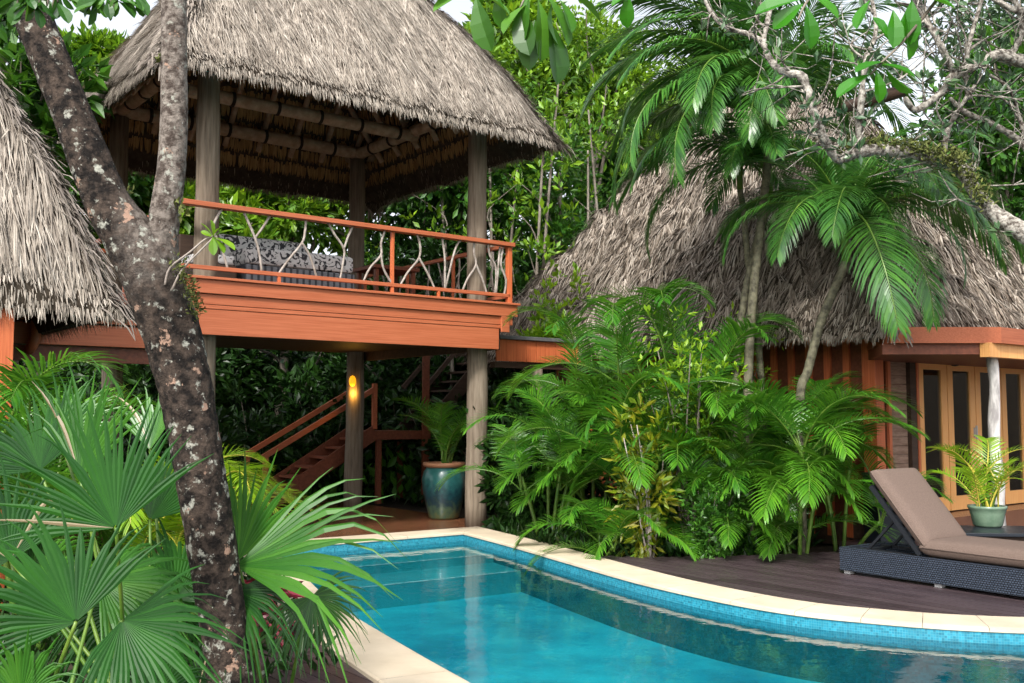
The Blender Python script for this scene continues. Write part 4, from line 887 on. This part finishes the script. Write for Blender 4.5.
areca('low feathery palm at the deck edge below the tall palm trunks', gp(742, 12.15), 4, 14, key=('areca_low', 'areca_hi'), hr=(.2, .8), sc=(.6, .8), seed=21)
areca('feathery palm against the red bungalow wall behind the leaning palm', gp(838, 12.75), 4, 15, key=('areca', 'areca_hi'), hr=(.3, 1.2), sc=(.5, .7), seed=22)
areca('glossy feathery palm in front of the bungalow corner behind the lounger', gp(796, 12.1), 5, 26, key=('areca', 'areca_low'), hr=(.4, 1.6), sc=(.68, .92), seed=15, extra=[('areca_low', (-.1, -.3, 1.0), -1.75, 0, .85), ('areca_low', (.1, -.2, 1.3), -.3, .2, .75), ('areca_low', (-.2, -.3, .8), -1.9, -.1, .8), ('areca', (.1, 0, 1.5), .1, .2, .6)])
shrub('tall shrub with lime green leaves on thin stems in the middle bed', gp(690, 12.5), 2.75, .55, 'lime', ncl=230, per=9, lsize=.10, seed=1, low=.5, stems=10, name='flowering_shrub')
shrub('lime green shrub rising against the bungalow thatch', gp(728, 13.4), 2.9, .5, 'lime', ncl=200, per=9, lsize=.10, seed=2, low=.55, stems=8, name='flowering_shrub')
shrub('croton with yellow and green leaves on pale crooked stems', gp(650, 11.95), 1.75, .42, 'croton', ncl=85, per=8, lsize=.16, seed=3, stems=7, name='croton', sm='twig', aspect=.34)
shrub('rounded dark green shrub beside the croton at the deck edge', gp(708, 11.95), 1.05, .42, 'mid', ncl=260, per=12, lsize=.075, seed=4, rad=.07)
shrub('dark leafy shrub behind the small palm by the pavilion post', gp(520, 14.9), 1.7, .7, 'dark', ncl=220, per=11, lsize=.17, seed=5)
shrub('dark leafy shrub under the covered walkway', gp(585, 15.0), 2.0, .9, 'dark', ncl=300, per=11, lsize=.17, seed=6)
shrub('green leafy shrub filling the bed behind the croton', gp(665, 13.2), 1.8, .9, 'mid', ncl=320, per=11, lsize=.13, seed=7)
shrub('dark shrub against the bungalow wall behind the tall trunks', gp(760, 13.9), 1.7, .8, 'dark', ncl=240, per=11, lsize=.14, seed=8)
shrub('small leafy shrub at the deck edge under the tall palm', gp(745, 12.5), .7, .5, 'mid', ncl=150, per=11, lsize=.11, seed=9)
shrub('fresh green fern like shrub in front of the bungalow thatch beside the walkway roof', gp(550, 17.2), 3.95, .5, 'lime', ncl=200, per=11, lsize=.14, seed=10, low=.78, stems=9)
# low ground cover in the beds
mb = MB(); r = np.random.default_rng(21); n = 9000; x = r.uniform(-.6, 4.6, n); y = r.uniform(11.3, 15.5, n); bedp = [(.55, 12.3), (1.5, 11.85), (3.0, 12.15), (4.1, 13.5), (3.6, 15.5), (-.3, 15.4), (-.2, 14.3)]
k = in_poly(x, y, bedp); x, y = x[k], y[k]; n = len(x); leaves(mb, np.stack([x, y, r.uniform(-.1, .12, n)], 1), np.stack([r.normal(0, .7, n), r.normal(0, .7, n), np.ones(n)], 1), r.uniform(.06, .2, n), .3, r=r)
n = 9000; x = r.uniform(-5.5, -.8, n); y = r.uniform(2.5, 11.4, n); lp2 = [(-1.1, 6.6), (-1.95, 8.6), (-2.5, 10.2), (-3.7, 11.4), (-6, 11.4), (-6, 2.5), (-1.2, 2.5), (-1.6, 6)]
k = in_poly(x, y, lp2); x, y = x[k], y[k]; n = len(x); leaves(mb, np.stack([x, y, r.uniform(-.1, .2, n)], 1), np.stack([r.normal(0, .8, n), r.normal(0, .8, n), np.ones(n)], 1), r.uniform(.06, .2, n), .3, r=r)
mb.build('ground_cover', LM['dark'], label='low leafy ground cover between the palms', category='ground cover', kind='stuff')

# ------------------------------------------------------------------ tall palms
def ringed_trunk(pts, r0, r1, parent, name='trunk', crownshaft=None):
    p = smooth_path(pts, 14); mb = MB(); rr = np.linspace(r0, r1, len(p)); rr = rr*(1+.05*(np.arange(len(p)) % 3 == 0)); mb.tube(p, list(rr), 14, .01); o = mb.build(name, M['palm_bark'], parent, smooth=True)
    e = p[-1]; MB().tube([e, e+Vector((0, 0, .3)), e+Vector((0, 0, .6))], [r1*1.05, r1*1.15, r1*.5], 12).build('crownshaft', LM['stalk'], parent, smooth=True); return e
def tall_palm(label, path, Y, r0, r1, fr, seed, sc=(.85, 1.05)):
    random.seed(seed); pts = wpts(path, Y); b = pts[0].copy(); b.z = -.12; t = thing('tall_palm', label, 'palm', (0, 0, 0), 0, 'tall feather palms before the bungalow'); e = ringed_trunk([b]+pts, r0, r1, t)
    for ky, az, tl, s_ in fr: put_frond(t, ky, e+Vector((0, 0, random.uniform(.25, .5))), az, tl, s_*random.uniform(.95, 1.05))
    return t, e
D_ = math.radians
t1, e1 = tall_palm('tallest feather palm with ringed grey trunk and large dark crown', [(748,400),(752,310),(760,230),(767,170),(768,138)], 12.6, .06, .05, [
 ('tall', D_(178), .25, .92), ('tall', D_(183), .05, .8), ('tall', D_(225), .15, .8), ('tall', D_(350), .0, .8), ('tall', D_(-30), .1, .7), ('tall_up', D_(240), .1, .7), ('tall_up', D_(290), .1, .7), ('tall', D_(160), -.2, .9), ('tall', D_(190), .5, .9), ('tall', D_(205), .1, .85), ('tall', D_(140), .3, .85), ('tall', D_(265), .1, .6), ('tall', D_(300), .1, .65), ('tall', D_(195), -.1, .88), ('tall', D_(165), .45, .95), ('tall', D_(215), -.35, .8), ('tall', D_(150), .1, .95), ('tall_up', D_(170), .1, .9), ('tall_up', D_(60), 0, .9), ('tall_up', D_(100), 0, .9),
 ('tall', D_(20), .2, .85), ('tall', D_(-10), .3, .85), ('tall', D_(45), .2, .9), ('tall_up', D_(5), -.1, .85), ('tall_up', D_(185), .0, .95), ('tall_up', D_(200), .15, .85), ('tall_up', D_(150), .1, .9), ('tall', D_(185), .35, .9), ('tall', D_(230), -.1, .7), ('tall_up', D_(330), 0, .8), ('tall', D_(80), .3, .9), ('tall', D_(-60), .1, .65), ('tall', D_(-110), -.1, .62), ('tall', D_(250), -.4, .6), ('tall', D_(120), .2, .95)], 5)
tall_palm('slim second feather palm trunk beside the tallest one', [(735,400),(741,320),(752,260),(762,225),(770,205)], 12.9, .05, .04, [('tall', D_(185), -.1, .8), ('tall', D_(160), .2, .85), ('tall', D_(215), .2, .75), ('tall', D_(260), .0, .6), ('tall', D_(200), .1, .85), ('tall', D_(172), -.35, .78), ('tall', D_(235), .0, .6), ('tall', D_(100), .2, .8), ('tall', D_(30), -.1, .6), ('tall_up', D_(150), 0, .7)], 6)
tall_palm('slim feather palm trunk directly right of the tallest one', [(762,400),(756,320),(748,260),(744,215),(740,190)], 13.2, .045, .038, [('tall', D_(10), .0, .8), ('tall', D_(-15), .1, .75), ('tall', D_(60), .1, .8), ('tall', D_(-50), -.1, .65), ('tall_up', D_(130), 0, .7), ('tall', D_(-5), -.35, .75)], 7)
tall_palm('leaning feather palm with smooth green trunk before the bungalow eave', [(800,405),(808,370),(820,325),(834,290),(846,262)], 12.2, .055, .05, [
 ('tall', D_(-20), .15, .8), ('tall', D_(-110), .1, .75), ('tall', D_(-130), -.2, .7), ('tall', D_(10), .15, .8), ('tall', D_(-45), -.1, .8), ('tall', D_(180), .0, .65), ('tall', D_(-80), .15, .8), ('tall_up', D_(60), .1, .8), ('tall', D_(-95), -.35, .85), ('tall', D_(-60), .1, .8), ('tall_up', D_(-40), 0, .75), ('tall', D_(15), -.05, .85), ('tall_up', D_(200), 0, .7), ('tall', D_(140), .2, .7), ('tall', D_(5), .35, .8), ('tall', D_(25), .2, .8), ('tall', D_(-70), -.45, .68), ('tall', D_(-85), -.1, .6), ('tall_up', D_(100), 0, .75), ('tall_up', D_(20), .1, .8), ('tall_up', D_(160), .0, .7), ('tall', D_(-35), -.3, .68), ('tall', D_(170), .25, .6), ('tall', D_(60), .1, .8)], 8)

# ------------------------------------------------------------------ wooded slope behind
BG = 'leafy trees on the slope behind the buildings'
def bgt(label, px, py, Y, rx, rz, lm, **kw): p = W(px, py, Y); kw.setdefault('group', BG); kw.setdefault('lsize', (.17, .23, .30)[int(px*7+py) % 3]); return leafy_tree(label, (p.x, Y), p.z, rx, rz, lm, seed=int(px+py*3), **kw)
bgt('bright green tree directly right of the pavilion roof peak', 500, 60, 25, 2.7, 2.5, 'bright', ncl=900)
bgt('bright green tree between the pavilion roof and the tall palms', 590, 115, 24, 2.6, 2.6, 'bright', ncl=900)
bgt('lime topped tree against the sky left of the tall palm crown', 655, 100, 27, 2.2, 1.7, 'bright', ncl=650)
bgt('mid green tree low behind the right pavilion corner', 560, 205, 21.5, 2.2, 2.3, 'mid', ncl=700)
bgt('mid green tree behind the right end of the balcony', 455, 185, 22, 2.2, 2.1, 'mid', ncl=700)
bgt('dark green tree low behind the balcony railing', 420, 270, 21.5, 2.2, 1.7, 'dark', ncl=600)
bgt('bright tree seen under the pavilion roof behind the daybed', 290, 215, 22, 2.6, 1.7, 'bright', ncl=750)
bgt('green tree seen under the roof beside the left pavilion post', 200, 225, 21, 2.2, 1.9, 'bright', ncl=600)
bgt('tall bright tree above the left side of the pavilion roof', 118, 90, 21, 1.7, 1.0, 'bright', ncl=480)
bgt('dark tree behind the trunk fork at the left', 120, 190, 20, 2.2, 2.0, 'mid', ncl=600)
bgt('large leaved glossy tree behind the left hut roof', 18, 100, 12.5, 1.0, .95, 'mid', ncl=150, lsize=.3, per=9, tr=.07)
bgt('dark tree at the top left corner behind the leaning trunk', 2, 5, 17, .7, .6, 'dark', ncl=70)
bgt('dark leafy tree behind the tallest palm crown', 745, 85, 25, 2.2, 2.2, 'dark', ncl=500)
bgt('dark tree rising behind the bungalow ridge', 812, 95, 24, 1.1, 1.0, 'dark', ncl=170)
bgt('mid green tree behind the right slope of the bungalow roof', 1000, 150, 20.5, 1.9, 2.1, 'mid', ncl=600)
bgt('bluish green tree above the bungalow at the top right', 1020, 20, 22, 1.8, 1.1, 'blue', ncl=110, lsize=.19)
bgt('dark tree low behind the bungalow roof near the right edge', 945, 190, 23, 1.6, .9, 'dark', ncl=260)
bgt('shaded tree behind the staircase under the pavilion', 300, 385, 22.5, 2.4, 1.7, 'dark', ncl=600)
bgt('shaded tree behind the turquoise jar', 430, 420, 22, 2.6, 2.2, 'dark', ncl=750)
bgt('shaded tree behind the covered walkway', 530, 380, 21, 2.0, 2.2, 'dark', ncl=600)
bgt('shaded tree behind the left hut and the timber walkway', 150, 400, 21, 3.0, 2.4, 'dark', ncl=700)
bgt('tree filling the slope behind the bungalow left eave', 640, 190, 26, 2.6, 2.6, 'mid', ncl=700)
# slender bare trunks on the slope
for i, (px, Y, y0, y1) in enumerate(((452,20.5,290,105),(486,20.3,300,95),(553,20,250,120),(600,21,230,110),(517,20.6,300,170),(537,20.2,285,80),(575,20.9,260,150))):
    a, b = W(px, y0, Y), W(px+random.uniform(-22, 22), y1, Y); a.z = -.2; t = thing('slender_tree', ['thin pale bare trunk rising behind the right balcony post', 'thin trunk just right of the balcony end', 'thin grey trunk left of the bungalow thatch tip', 'thin trunk above the bungalow left roof slope', 'crooked thin trunk beyond the railing corner', 'tall thin trunk between the pavilion eave and the bungalow', 'short thin trunk above the fern like shrub'][i], 'tree', (0, 0, 0), 0, 'slender bare trunks on the slope')
    m_ = a.lerp(b, .5)+Vector((random.uniform(-.3, .3), 0, 0)); mb = MB(); p = smooth_path([a, a.lerp(m_, .5)+Vector((random.uniform(-.15, .15), 0, 0)), m_, b], 6); mb.tube(p, list(np.linspace(.07, .02, len(p))), 8, .1)
    for k in range(4):
        s_ = p[8+k*2]; mb.tube(smooth_path([s_, s_+Vector((random.uniform(-.4, .4), -.1, .4)), s_+Vector((random.uniform(-.8, .8), -.2, .9))], 3), [.022, .02, .018, .014, .01, .008, .005], 6, .1)
    mb.build('trunk', M['bark_bg'], t, smooth=True); tp = np.array([tuple(p[-1]), tuple(p[-3]), tuple(p[-5])]); mb = MB(); cen = tp[rng.integers(0, 3, 26)]+rng.normal(0, .35, (26, 3)); clumps(mb, cen, np.tile([0, 0, 1.], (26, 1)), 9, .2, .2, rng); mb.build('crown', LM['bright'], t)
SH = 'shaded shrubs beneath the pavilion'
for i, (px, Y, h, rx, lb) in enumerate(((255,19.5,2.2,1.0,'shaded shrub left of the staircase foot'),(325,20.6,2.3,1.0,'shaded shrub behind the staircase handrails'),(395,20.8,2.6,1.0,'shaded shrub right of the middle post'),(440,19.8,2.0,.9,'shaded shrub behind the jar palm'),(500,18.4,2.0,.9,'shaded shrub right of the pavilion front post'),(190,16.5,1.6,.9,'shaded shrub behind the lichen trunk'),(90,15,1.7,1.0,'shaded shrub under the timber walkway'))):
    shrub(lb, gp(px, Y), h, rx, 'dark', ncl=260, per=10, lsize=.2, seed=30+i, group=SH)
mb = MB(); r = np.random.default_rng(33); n = 42000; x = r.uniform(-22, 22, n); y = r.uniform(19.5, 34, n); k = ~((x > 0) & (x < 8) & (y < 21)); x, y = x[k], y[k]; n = len(x)
leaves(mb, np.stack([x, y, gz(x, y)+r.uniform(0, .9, n)], 1), np.stack([r.normal(0, .6, n), r.normal(-.4, .6, n), np.ones(n)], 1), r.uniform(.15, .4, n), .45, r=r)
mb.build('hillside_undergrowth', LM['mid'], label='dense leafy undergrowth covering the slope', category='undergrowth', kind='stuff')

# ------------------------------------------------------------------ gnarled tree over the bungalow at the right
gt = thing('gnarled_tree', 'gnarled grey tree with mossy crooked boughs over the bungalow roof', 'tree', (0, 0, 0))
GY = 9.6; limbs = [([(1230,700),(1190,520),(1130,330),(1040,245),(1000,218),(980,200),(962,170),(940,160),(905,152),(870,150),(842,158)], [30,28,26,22,21,19,17,16,15,13,9]),
 ([(846,158),(836,158),(822,135),(813,108),(803,78),(788,73),(775,66),(764,45),(768,20),(775,-20)], [9,10,10,10,10,9,8,7,6,5]),
 ([(764,42),(748,34),(728,28),(712,14),(702,-8)], [7,6,6,5,4]), ([(858,152),(859,130),(862,92),(866,60),(876,30),(870,-10)], [8,8,7,6,5,4]),
 ([(1180,60),(1080,52),(1030,62),(1000,55),(982,62),(963,70),(951,78),(944,90),(932,100),(915,110),(905,98)], [24,22,17,14,12,11,10,9,8,8,6]),
 ([(955,76),(944,50),(930,25),(915,-10)], [7,6,5,4]), ([(968,99),(966,70),(970,40),(985,-10)], [6,6,5,4]), ([(943,160),(948,130),(963,103),(975,85)], [8,6,5,4]),
 ([(1080,52),(1040,20),(1010,8),(970,-15)], [12,9,7,5]), ([(1010,57),(1022,30),(1015,0),(1005,-30)], [8,6,5,4]), ([(1090,290),(1060,200),(1028,150),(1000,128),(965,112),(950,98)], [16,12,9,7,6,4]), ([(1030,150),(1020,120),(1010,90),(990,75)], [6,5,4,3]), ([(900,-20),(925,20),(935,38),(955,76)], [4,4,5,6])]
mb = MB(); rr = np.random.default_rng(12); ends = []
for pth, wd in limbs:
    Yp = [GY+.25*math.sin(a*.011+b*.02) for a, b in pth]; pts = [W(a, b, y) for (a, b), y in zip(pth, Yp)]
    if pth[0] == (1230, 700): pts[0].z = -.15
    p = smooth_path(pts, 6); q = lerp_r([w_*GY/2000 for w_ in wd], 0, len(p)); q = [v_*.88*(1+rr.normal(0, .09)) for v_ in q]; mb.tube(p, q, 12, .10)
    for k in range(4, len(p)-1, 2):
        if p[k].x > 5.3 or q[k] > .085: continue
        if rr.random() < .6:
            s_ = p[k]; d = Vector((rr.normal(0, .5), rr.normal(.1, .35), rr.normal(.35, .4))); L = rr.uniform(.25, .8); a = s_+d*L*.5+Vector(rr.normal(0, .05, 3)); e = s_+d*L+Vector(rr.normal(0, .12, 3)); t_ = smooth_path([s_, a, e], 3); mb.tube(t_, list(np.linspace(.014, .004, len(t_))), 5, .1); ends.append(tuple(e)); ends.append(tuple(a))
            for _ in range(2): e2 = a+Vector(rr.normal(0, .25, 3))+Vector((0, 0, .1)); mb.tube([a, a.lerp(e2, .5)+Vector(rr.normal(0, .03, 3)), e2], [.007, .005, .003], 5); ends.append(tuple(e2))
mb.build('trunk', M['bark_pale'], gt, smooth=True)
dk = wpts([(843,108),(866,101),(885,96),(903,91)], GY+.4); MB().tube(dk, [.055, .07, .07, .062], 12, .05).build('cut_limb', M['dark_wood'], gt, smooth=True)
ends = np.array(ends); k = (np.abs(ends[:, 0]) < 6); ends = ends[k]
mb = MB(); sel = ends[rr.random(len(ends)) < .45]; clumps(mb, sel, np.tile([0, 0, 1.], (len(sel), 1)), 7, .06, .11, rr); mb.build('crown', LM['blue'], gt)
mb = MB(); n = 1500; pm = smooth_path(wpts([(985,200),(962,166),(940,155),(905,146),(870,144),(845,152)], GY+.03), 8); pmn = np.array([tuple(p) for p in pm]); c = pmn[rr.integers(0, len(pm), n)]+rr.normal(0, .05, (n, 3))+np.array([0, 0, .0]); leaves(mb, c, rr.normal(0, .7, (n, 3))+np.array([0, 0, .5]), rr.uniform(.03, .08, n), .4, r=rr); mb.build('moss', M['moss'], gt, kind='stuff')

# ------------------------------------------------------------------ overhead bough: large glossy leaves hanging in at the top
ot = thing('overhanging_tree', 'tree outside the picture whose large glossy leaves hang in along the top edge', 'tree', (0, 0, 0)); OY = 3.6
mb = MB(); mb.tube(smooth_path([(8.2, 2.2, -.15), (7.9, 2.4, 2.4), (5.2, 3.2, 4.1), (2.4, 3.7, 4.0), (.3, 3.6, 3.8), (-.8, 3.6, 3.75), (-1.8, 3.7, 3.85)], 6), list(np.linspace(.13, .025, 37)), 12, .06); tl = MB(); td = 1; rr = np.random.default_rng(17)
def spray(path, lv, mbl, Y=OY):
    p = smooth_path(wpts(path, Y), 4); mb.tube(p, list(np.linspace(.008, .0035, len(p))), 6, .08)
    c = []; d = []; s_ = []
    for (x, y, dx, dy, l) in lv: c.append(tuple(W(x, y, Y))); d.append((dx, rr.uniform(-.35, .2), -dy)); s_.append(l*Y/1000)
    big_leaves(tl, np.array(c), np.array(d, float), np.array(s_)*1.25, .48, r=rr, mi=1 if mbl == 1 else 0)
spray([(1010,-90),(960,-30),(925,15),(900,45),(882,62),(870,75)], [(905,12,.3,1,38),(893,10,.0,1,32),(912,0,-.1,1,36),(885,62,-.5,.1,28),(880,64,.9,.25,30),(885,68,.55,.9,30),(872,74,-1,.45,34),(892,45,.3,-.9,26),(888,40,-.3,-.9,24),(905,-5,1,.2,40),(870,0,-.6,.8,28),(876,70,.2,1,26)], tl)
spray([(800,-80),(815,-20),(803,8),(798,20)], [(803,4,-.8,.55,30),(806,6,.2,1,34),(800,0,-1,.1,36),(812,-4,.8,.5,28)], tl)
spray([(640,-80),(634,-30),(628,-8)], [(628,-6,-.05,1,26),(632,-8,-.8,.4,20),(630,-12,.9,.3,22)], tl)
spray([(560,-120),(540,-50),(530,-15),(520,8)], [(530,-8,-.3,1,44),(538,0,.2,1,50),(545,-6,.6,.9,46),(520,8,.1,1,42),(552,4,-.1,1,38),(565,-8,.8,.5,40),(527,4,-.7,.7,34),(548,20,.3,1,52),(535,20,-.2,1,40),(560,0,.5,1,30)], td)
spray([(450,-100),(460,-40),(474,-8)], [(476,-4,.15,1,46),(470,-8,-.9,.35,34),(480,-6,.8,.4,30),(497,-8,.1,1,30),(460,-12,-1,.2,30)], td)
for k in range(26): x = rr.uniform(-20, 130); spray([(x, -60), (x+6, -20), (x+4, rr.uniform(-6, 8))], [(x+rr.normal(0, 6), rr.uniform(-10, 5), rr.normal(0, .8), rr.uniform(.1, 1), rr.uniform(12, 24)) for _ in range(3)], td) if not 66 < x < 90 else None
mb.build('trunk', M['bark_bg'], ot, smooth=True); tl.build('crown', [LM['glossy'], LM['mid']], ot)  # second leaf colour stands in for the shaded sprays

# ------------------------------------------------------------------ pots
jp = W(444, 510, 16.1); jr = thing('glazed_jar', 'large turquoise glazed jar with a palm on the red terrace beside the front post', 'jar', (jp.x, jp.y, .014))
MB().lathe([(0, 0), (.22, 0), (.24, .03), (.30, .25), (.345, .48), (.355, .62), (.33, .74), (.29, .80), (.28, .815)], 48).build('jar_body', M['glaze'], jr, smooth=True)
MB().lathe([(.282, .812), (.33, .83), (.345, .86), (.335, .89), (.30, .892), (.27, .86), (.27, .8), (0, .79)], 48).build('rim', M['terracotta'], jr, smooth=True)
jpalm = areca('young palm with thin upright fronds growing in the turquoise jar', (jp.x, jp.y), 3, 13, key=('jar',), hr=(.1, .5), sc=(.6, 1.0), seed=60, group=None, spread=.12, z0=.80, name='potted_palm'); 
pp = W(988, 527, 10.95); pz = .452
pot = thing('plant_pot', 'pale green glazed bowl pot on the low dark table', 'pot', (pp.x, pp.y, pz))
MB().lathe([(0, 0), (.13, 0), (.15, .02), (.175, .14), (.19, .19), (.20, .20), (.20, .225), (.178, .225), (.17, .18), (0, .18)], 40).build('pot_body', M['glaze_pale'], pot, smooth=True)
areca('small lime green palm in the pale green pot', (pp.x, pp.y), 4, 12, key=('pot',), hr=(.1, .4), sc=(.7, .9), seed=61, group=None, spread=.07, z0=pz+.18, name='potted_palm')

# ------------------------------------------------------------------ lounger, side table, storage box
C0 = G(840, 573, .014); lo_ = thing('sun_lounger', 'dark woven rattan sun lounger with taupe cushions on the pool deck', 'sun lounger', (C0.x, C0.y, .014), math.atan2(-.817, .577))
LL, LW, LH = 2.15, .78, .27      # local x along the lounger, local y = across (away from the pool)
mb = MB(); uv = []
def face(a, b, z0, z1):
    L = (Vector(b)-Vector(a)).length; mb.add([(*a, z0), (*b, z0), (*b, z1), (*a, z1)], [(0, 1, 2, 3)]); uv.extend([(0, z0), (L, z0), (L, z1), (0, z1)])
for z0, z1 in ((.035, LH),):
    for a, b in (((0, 0), (LL, 0)), ((LL, 0), (LL, LW)), ((LL, LW), (0, LW)), ((0, LW), (0, 0))): face(a, b, z0, z1)
    for a, b in (((.05, .05), (.05, LW-.05)), ((.05, LW-.05), (LL-.05, LW-.05)), ((LL-.05, LW-.05), (LL-.05, .05)), ((LL-.05, .05), (.05, .05))): face(a, b, z0, z1)
for (a, b, c, d) in (((0, 0), (LL, 0), (LL-.05, .05), (.05, .05)), ((LL, 0), (LL, LW), (LL-.05, LW-.05), (LL-.05, .05)), ((LL, LW), (0, LW), (.05, LW-.05), (LL-.05, LW-.05)), ((0, LW), (0, 0), (.05, .05), (.05, LW-.05))):
    L = (Vector(b)-Vector(a)).length; mb.add([(*p, LH) for p in (a, b, c, d)], [(0, 1, 2, 3)]); uv.extend([(0, 0), (L, 0), (L-.05, .05), (.05, .05)])
mb.uv = uv; mb.build('frame', M['wicker'], lo_)
for x in (.03, 1.05, LL-.1):
    for y in (.03, LW-.1): MB().box((x, y, 0), (x+.075, y+.06, .034)).build('foot', M['foot'], lo_)
HX = .90; TA = R(50)
MB().box((HX+.02, .052, LH-.07), (LL-.052, LW-.052, LH-.01)).build('seat_frame', M['metal'], lo_)
rot = Matrix.Rotation(TA, 3, 'Y')
mb = MB(); p = (HX, 0, LH+.01)
for y in (.03, LW-.07): mb.box((HX-.83, y, LH-.01), (HX, y+.04, LH+.03), rot=rot, pivot=p)
for k in range(6): mb.box((HX-.83+k*.155, .071, LH-.004), (HX-.79+k*.155, LW-.071, LH+.024), rot=rot, pivot=p)
o = mb.build('backrest_frame', M['metal'], lo_)
mb = MB()
for y in (.16, LW-.2): mb.beam((HX-.33, y, LH+.33), (.22, y, LH-.03), .025, .025); mb.beam((.10, y, LH-.02), (HX-.1, y, LH-.02), .025, .03)
mb.beam((.22, .1, LH-.02), (.22, LW-.1, LH-.02), .025, .025, ); mb.build('support_strut', M['metal'], lo_)
def cushion(lx, ly, lz):
    bm = MB(); nx_, ny_ = 20, 12; top = []; 
    for sgn in (1, -1):
        for i in range(nx_+1):
            for j in range(ny_+1):
                u_, v_ = math.sin((i/nx_-.5)*math.pi), math.sin((j/ny_-.5)*math.pi); e = max(0, (1-abs(u_)**16)*(1-abs(v_)**10)); f = e**.4 if e > 0 else 0
                top.append(((u_*.5+.5)*lx, (v_*.5+.5)*ly, lz/2+sgn*lz/2*(f*.9+.12*(1-u_*u_)*(1-v_*v_)*f)))
    q = []; N = (nx_+1)*(ny_+1)
    for i in range(nx_):
        for j in range(ny_):
            a = i*(ny_+1)+j; q.append((a, a+ny_+1, a+ny_+2, a+1)); q.append((N+a, N+a+1, N+a+ny_+2, N+a+ny_+1))
    return bm.add(top, q)
c = cushion(LL-HX+.02, LW-.04, .185).build('seat_cushion', M['cushion'], lo_, smooth=True, loc=(HX, .02, LH-.008))
c = cushion(.91, LW-.04, .17).build('back_cushion', M['cushion'], lo_, smooth=True); c.location = (HX-.0, .02, LH+.045); c.rotation_euler = (0, TA, 0)
c.data.transform(Matrix.Translation((-.91, 0, 0)))
for par, x0, x1, z in ((c, -.91, 0, .085), ([k for k in lo_.children if k.name.startswith('seat_cushion')][0], 0, LL-HX+.02, .0925)):
    y1 = LW-.04; MB().tube([(x0+.03, 0, z), (x1-.03, 0, z), (x1, .03, z), (x1, y1-.03, z), (x1-.03, y1, z), (x0+.03, y1, z), (x0, y1-.03, z), (x0, .03, z), (x0+.03, 0, z)], .006, 6).build('piping', M['cushion'], par, smooth=True)
tp = G(960, 530, .42); stb = thing('coffee_table', 'low glossy dark table beyond the sun lounger', 'table', tuple(G(958, 533, .45).to_2d())+(.014,), ANG-.75)
mb = MB().box((0, 0, .40), (1.1, .75, .436)).build('tabletop', M['black'], stb, bevel=.006); MB().box((.06, .06, 0), (1.04, .69, .399)).build('base', M['dark_wood'], stb)
bx = W(880, 520, 12.75); sb_ = thing('storage_box', 'dark blue black box standing at the bungalow wall behind the lounger', 'box', (bx.x, bx.y, .014), .25)
MB().box((0, 0, 0), (.50, .36, .86)).build('box_body', M['black'], sb_, bevel=.012); MB().box((-.01, -.01, .863), (.51, .37, .90)).build('lid', M['black'], sb_, bevel=.008); MB().box((.33, -.006, .74), (.41, -.001, .80)).build('handle_slot', M['dark_interior'], sb_)
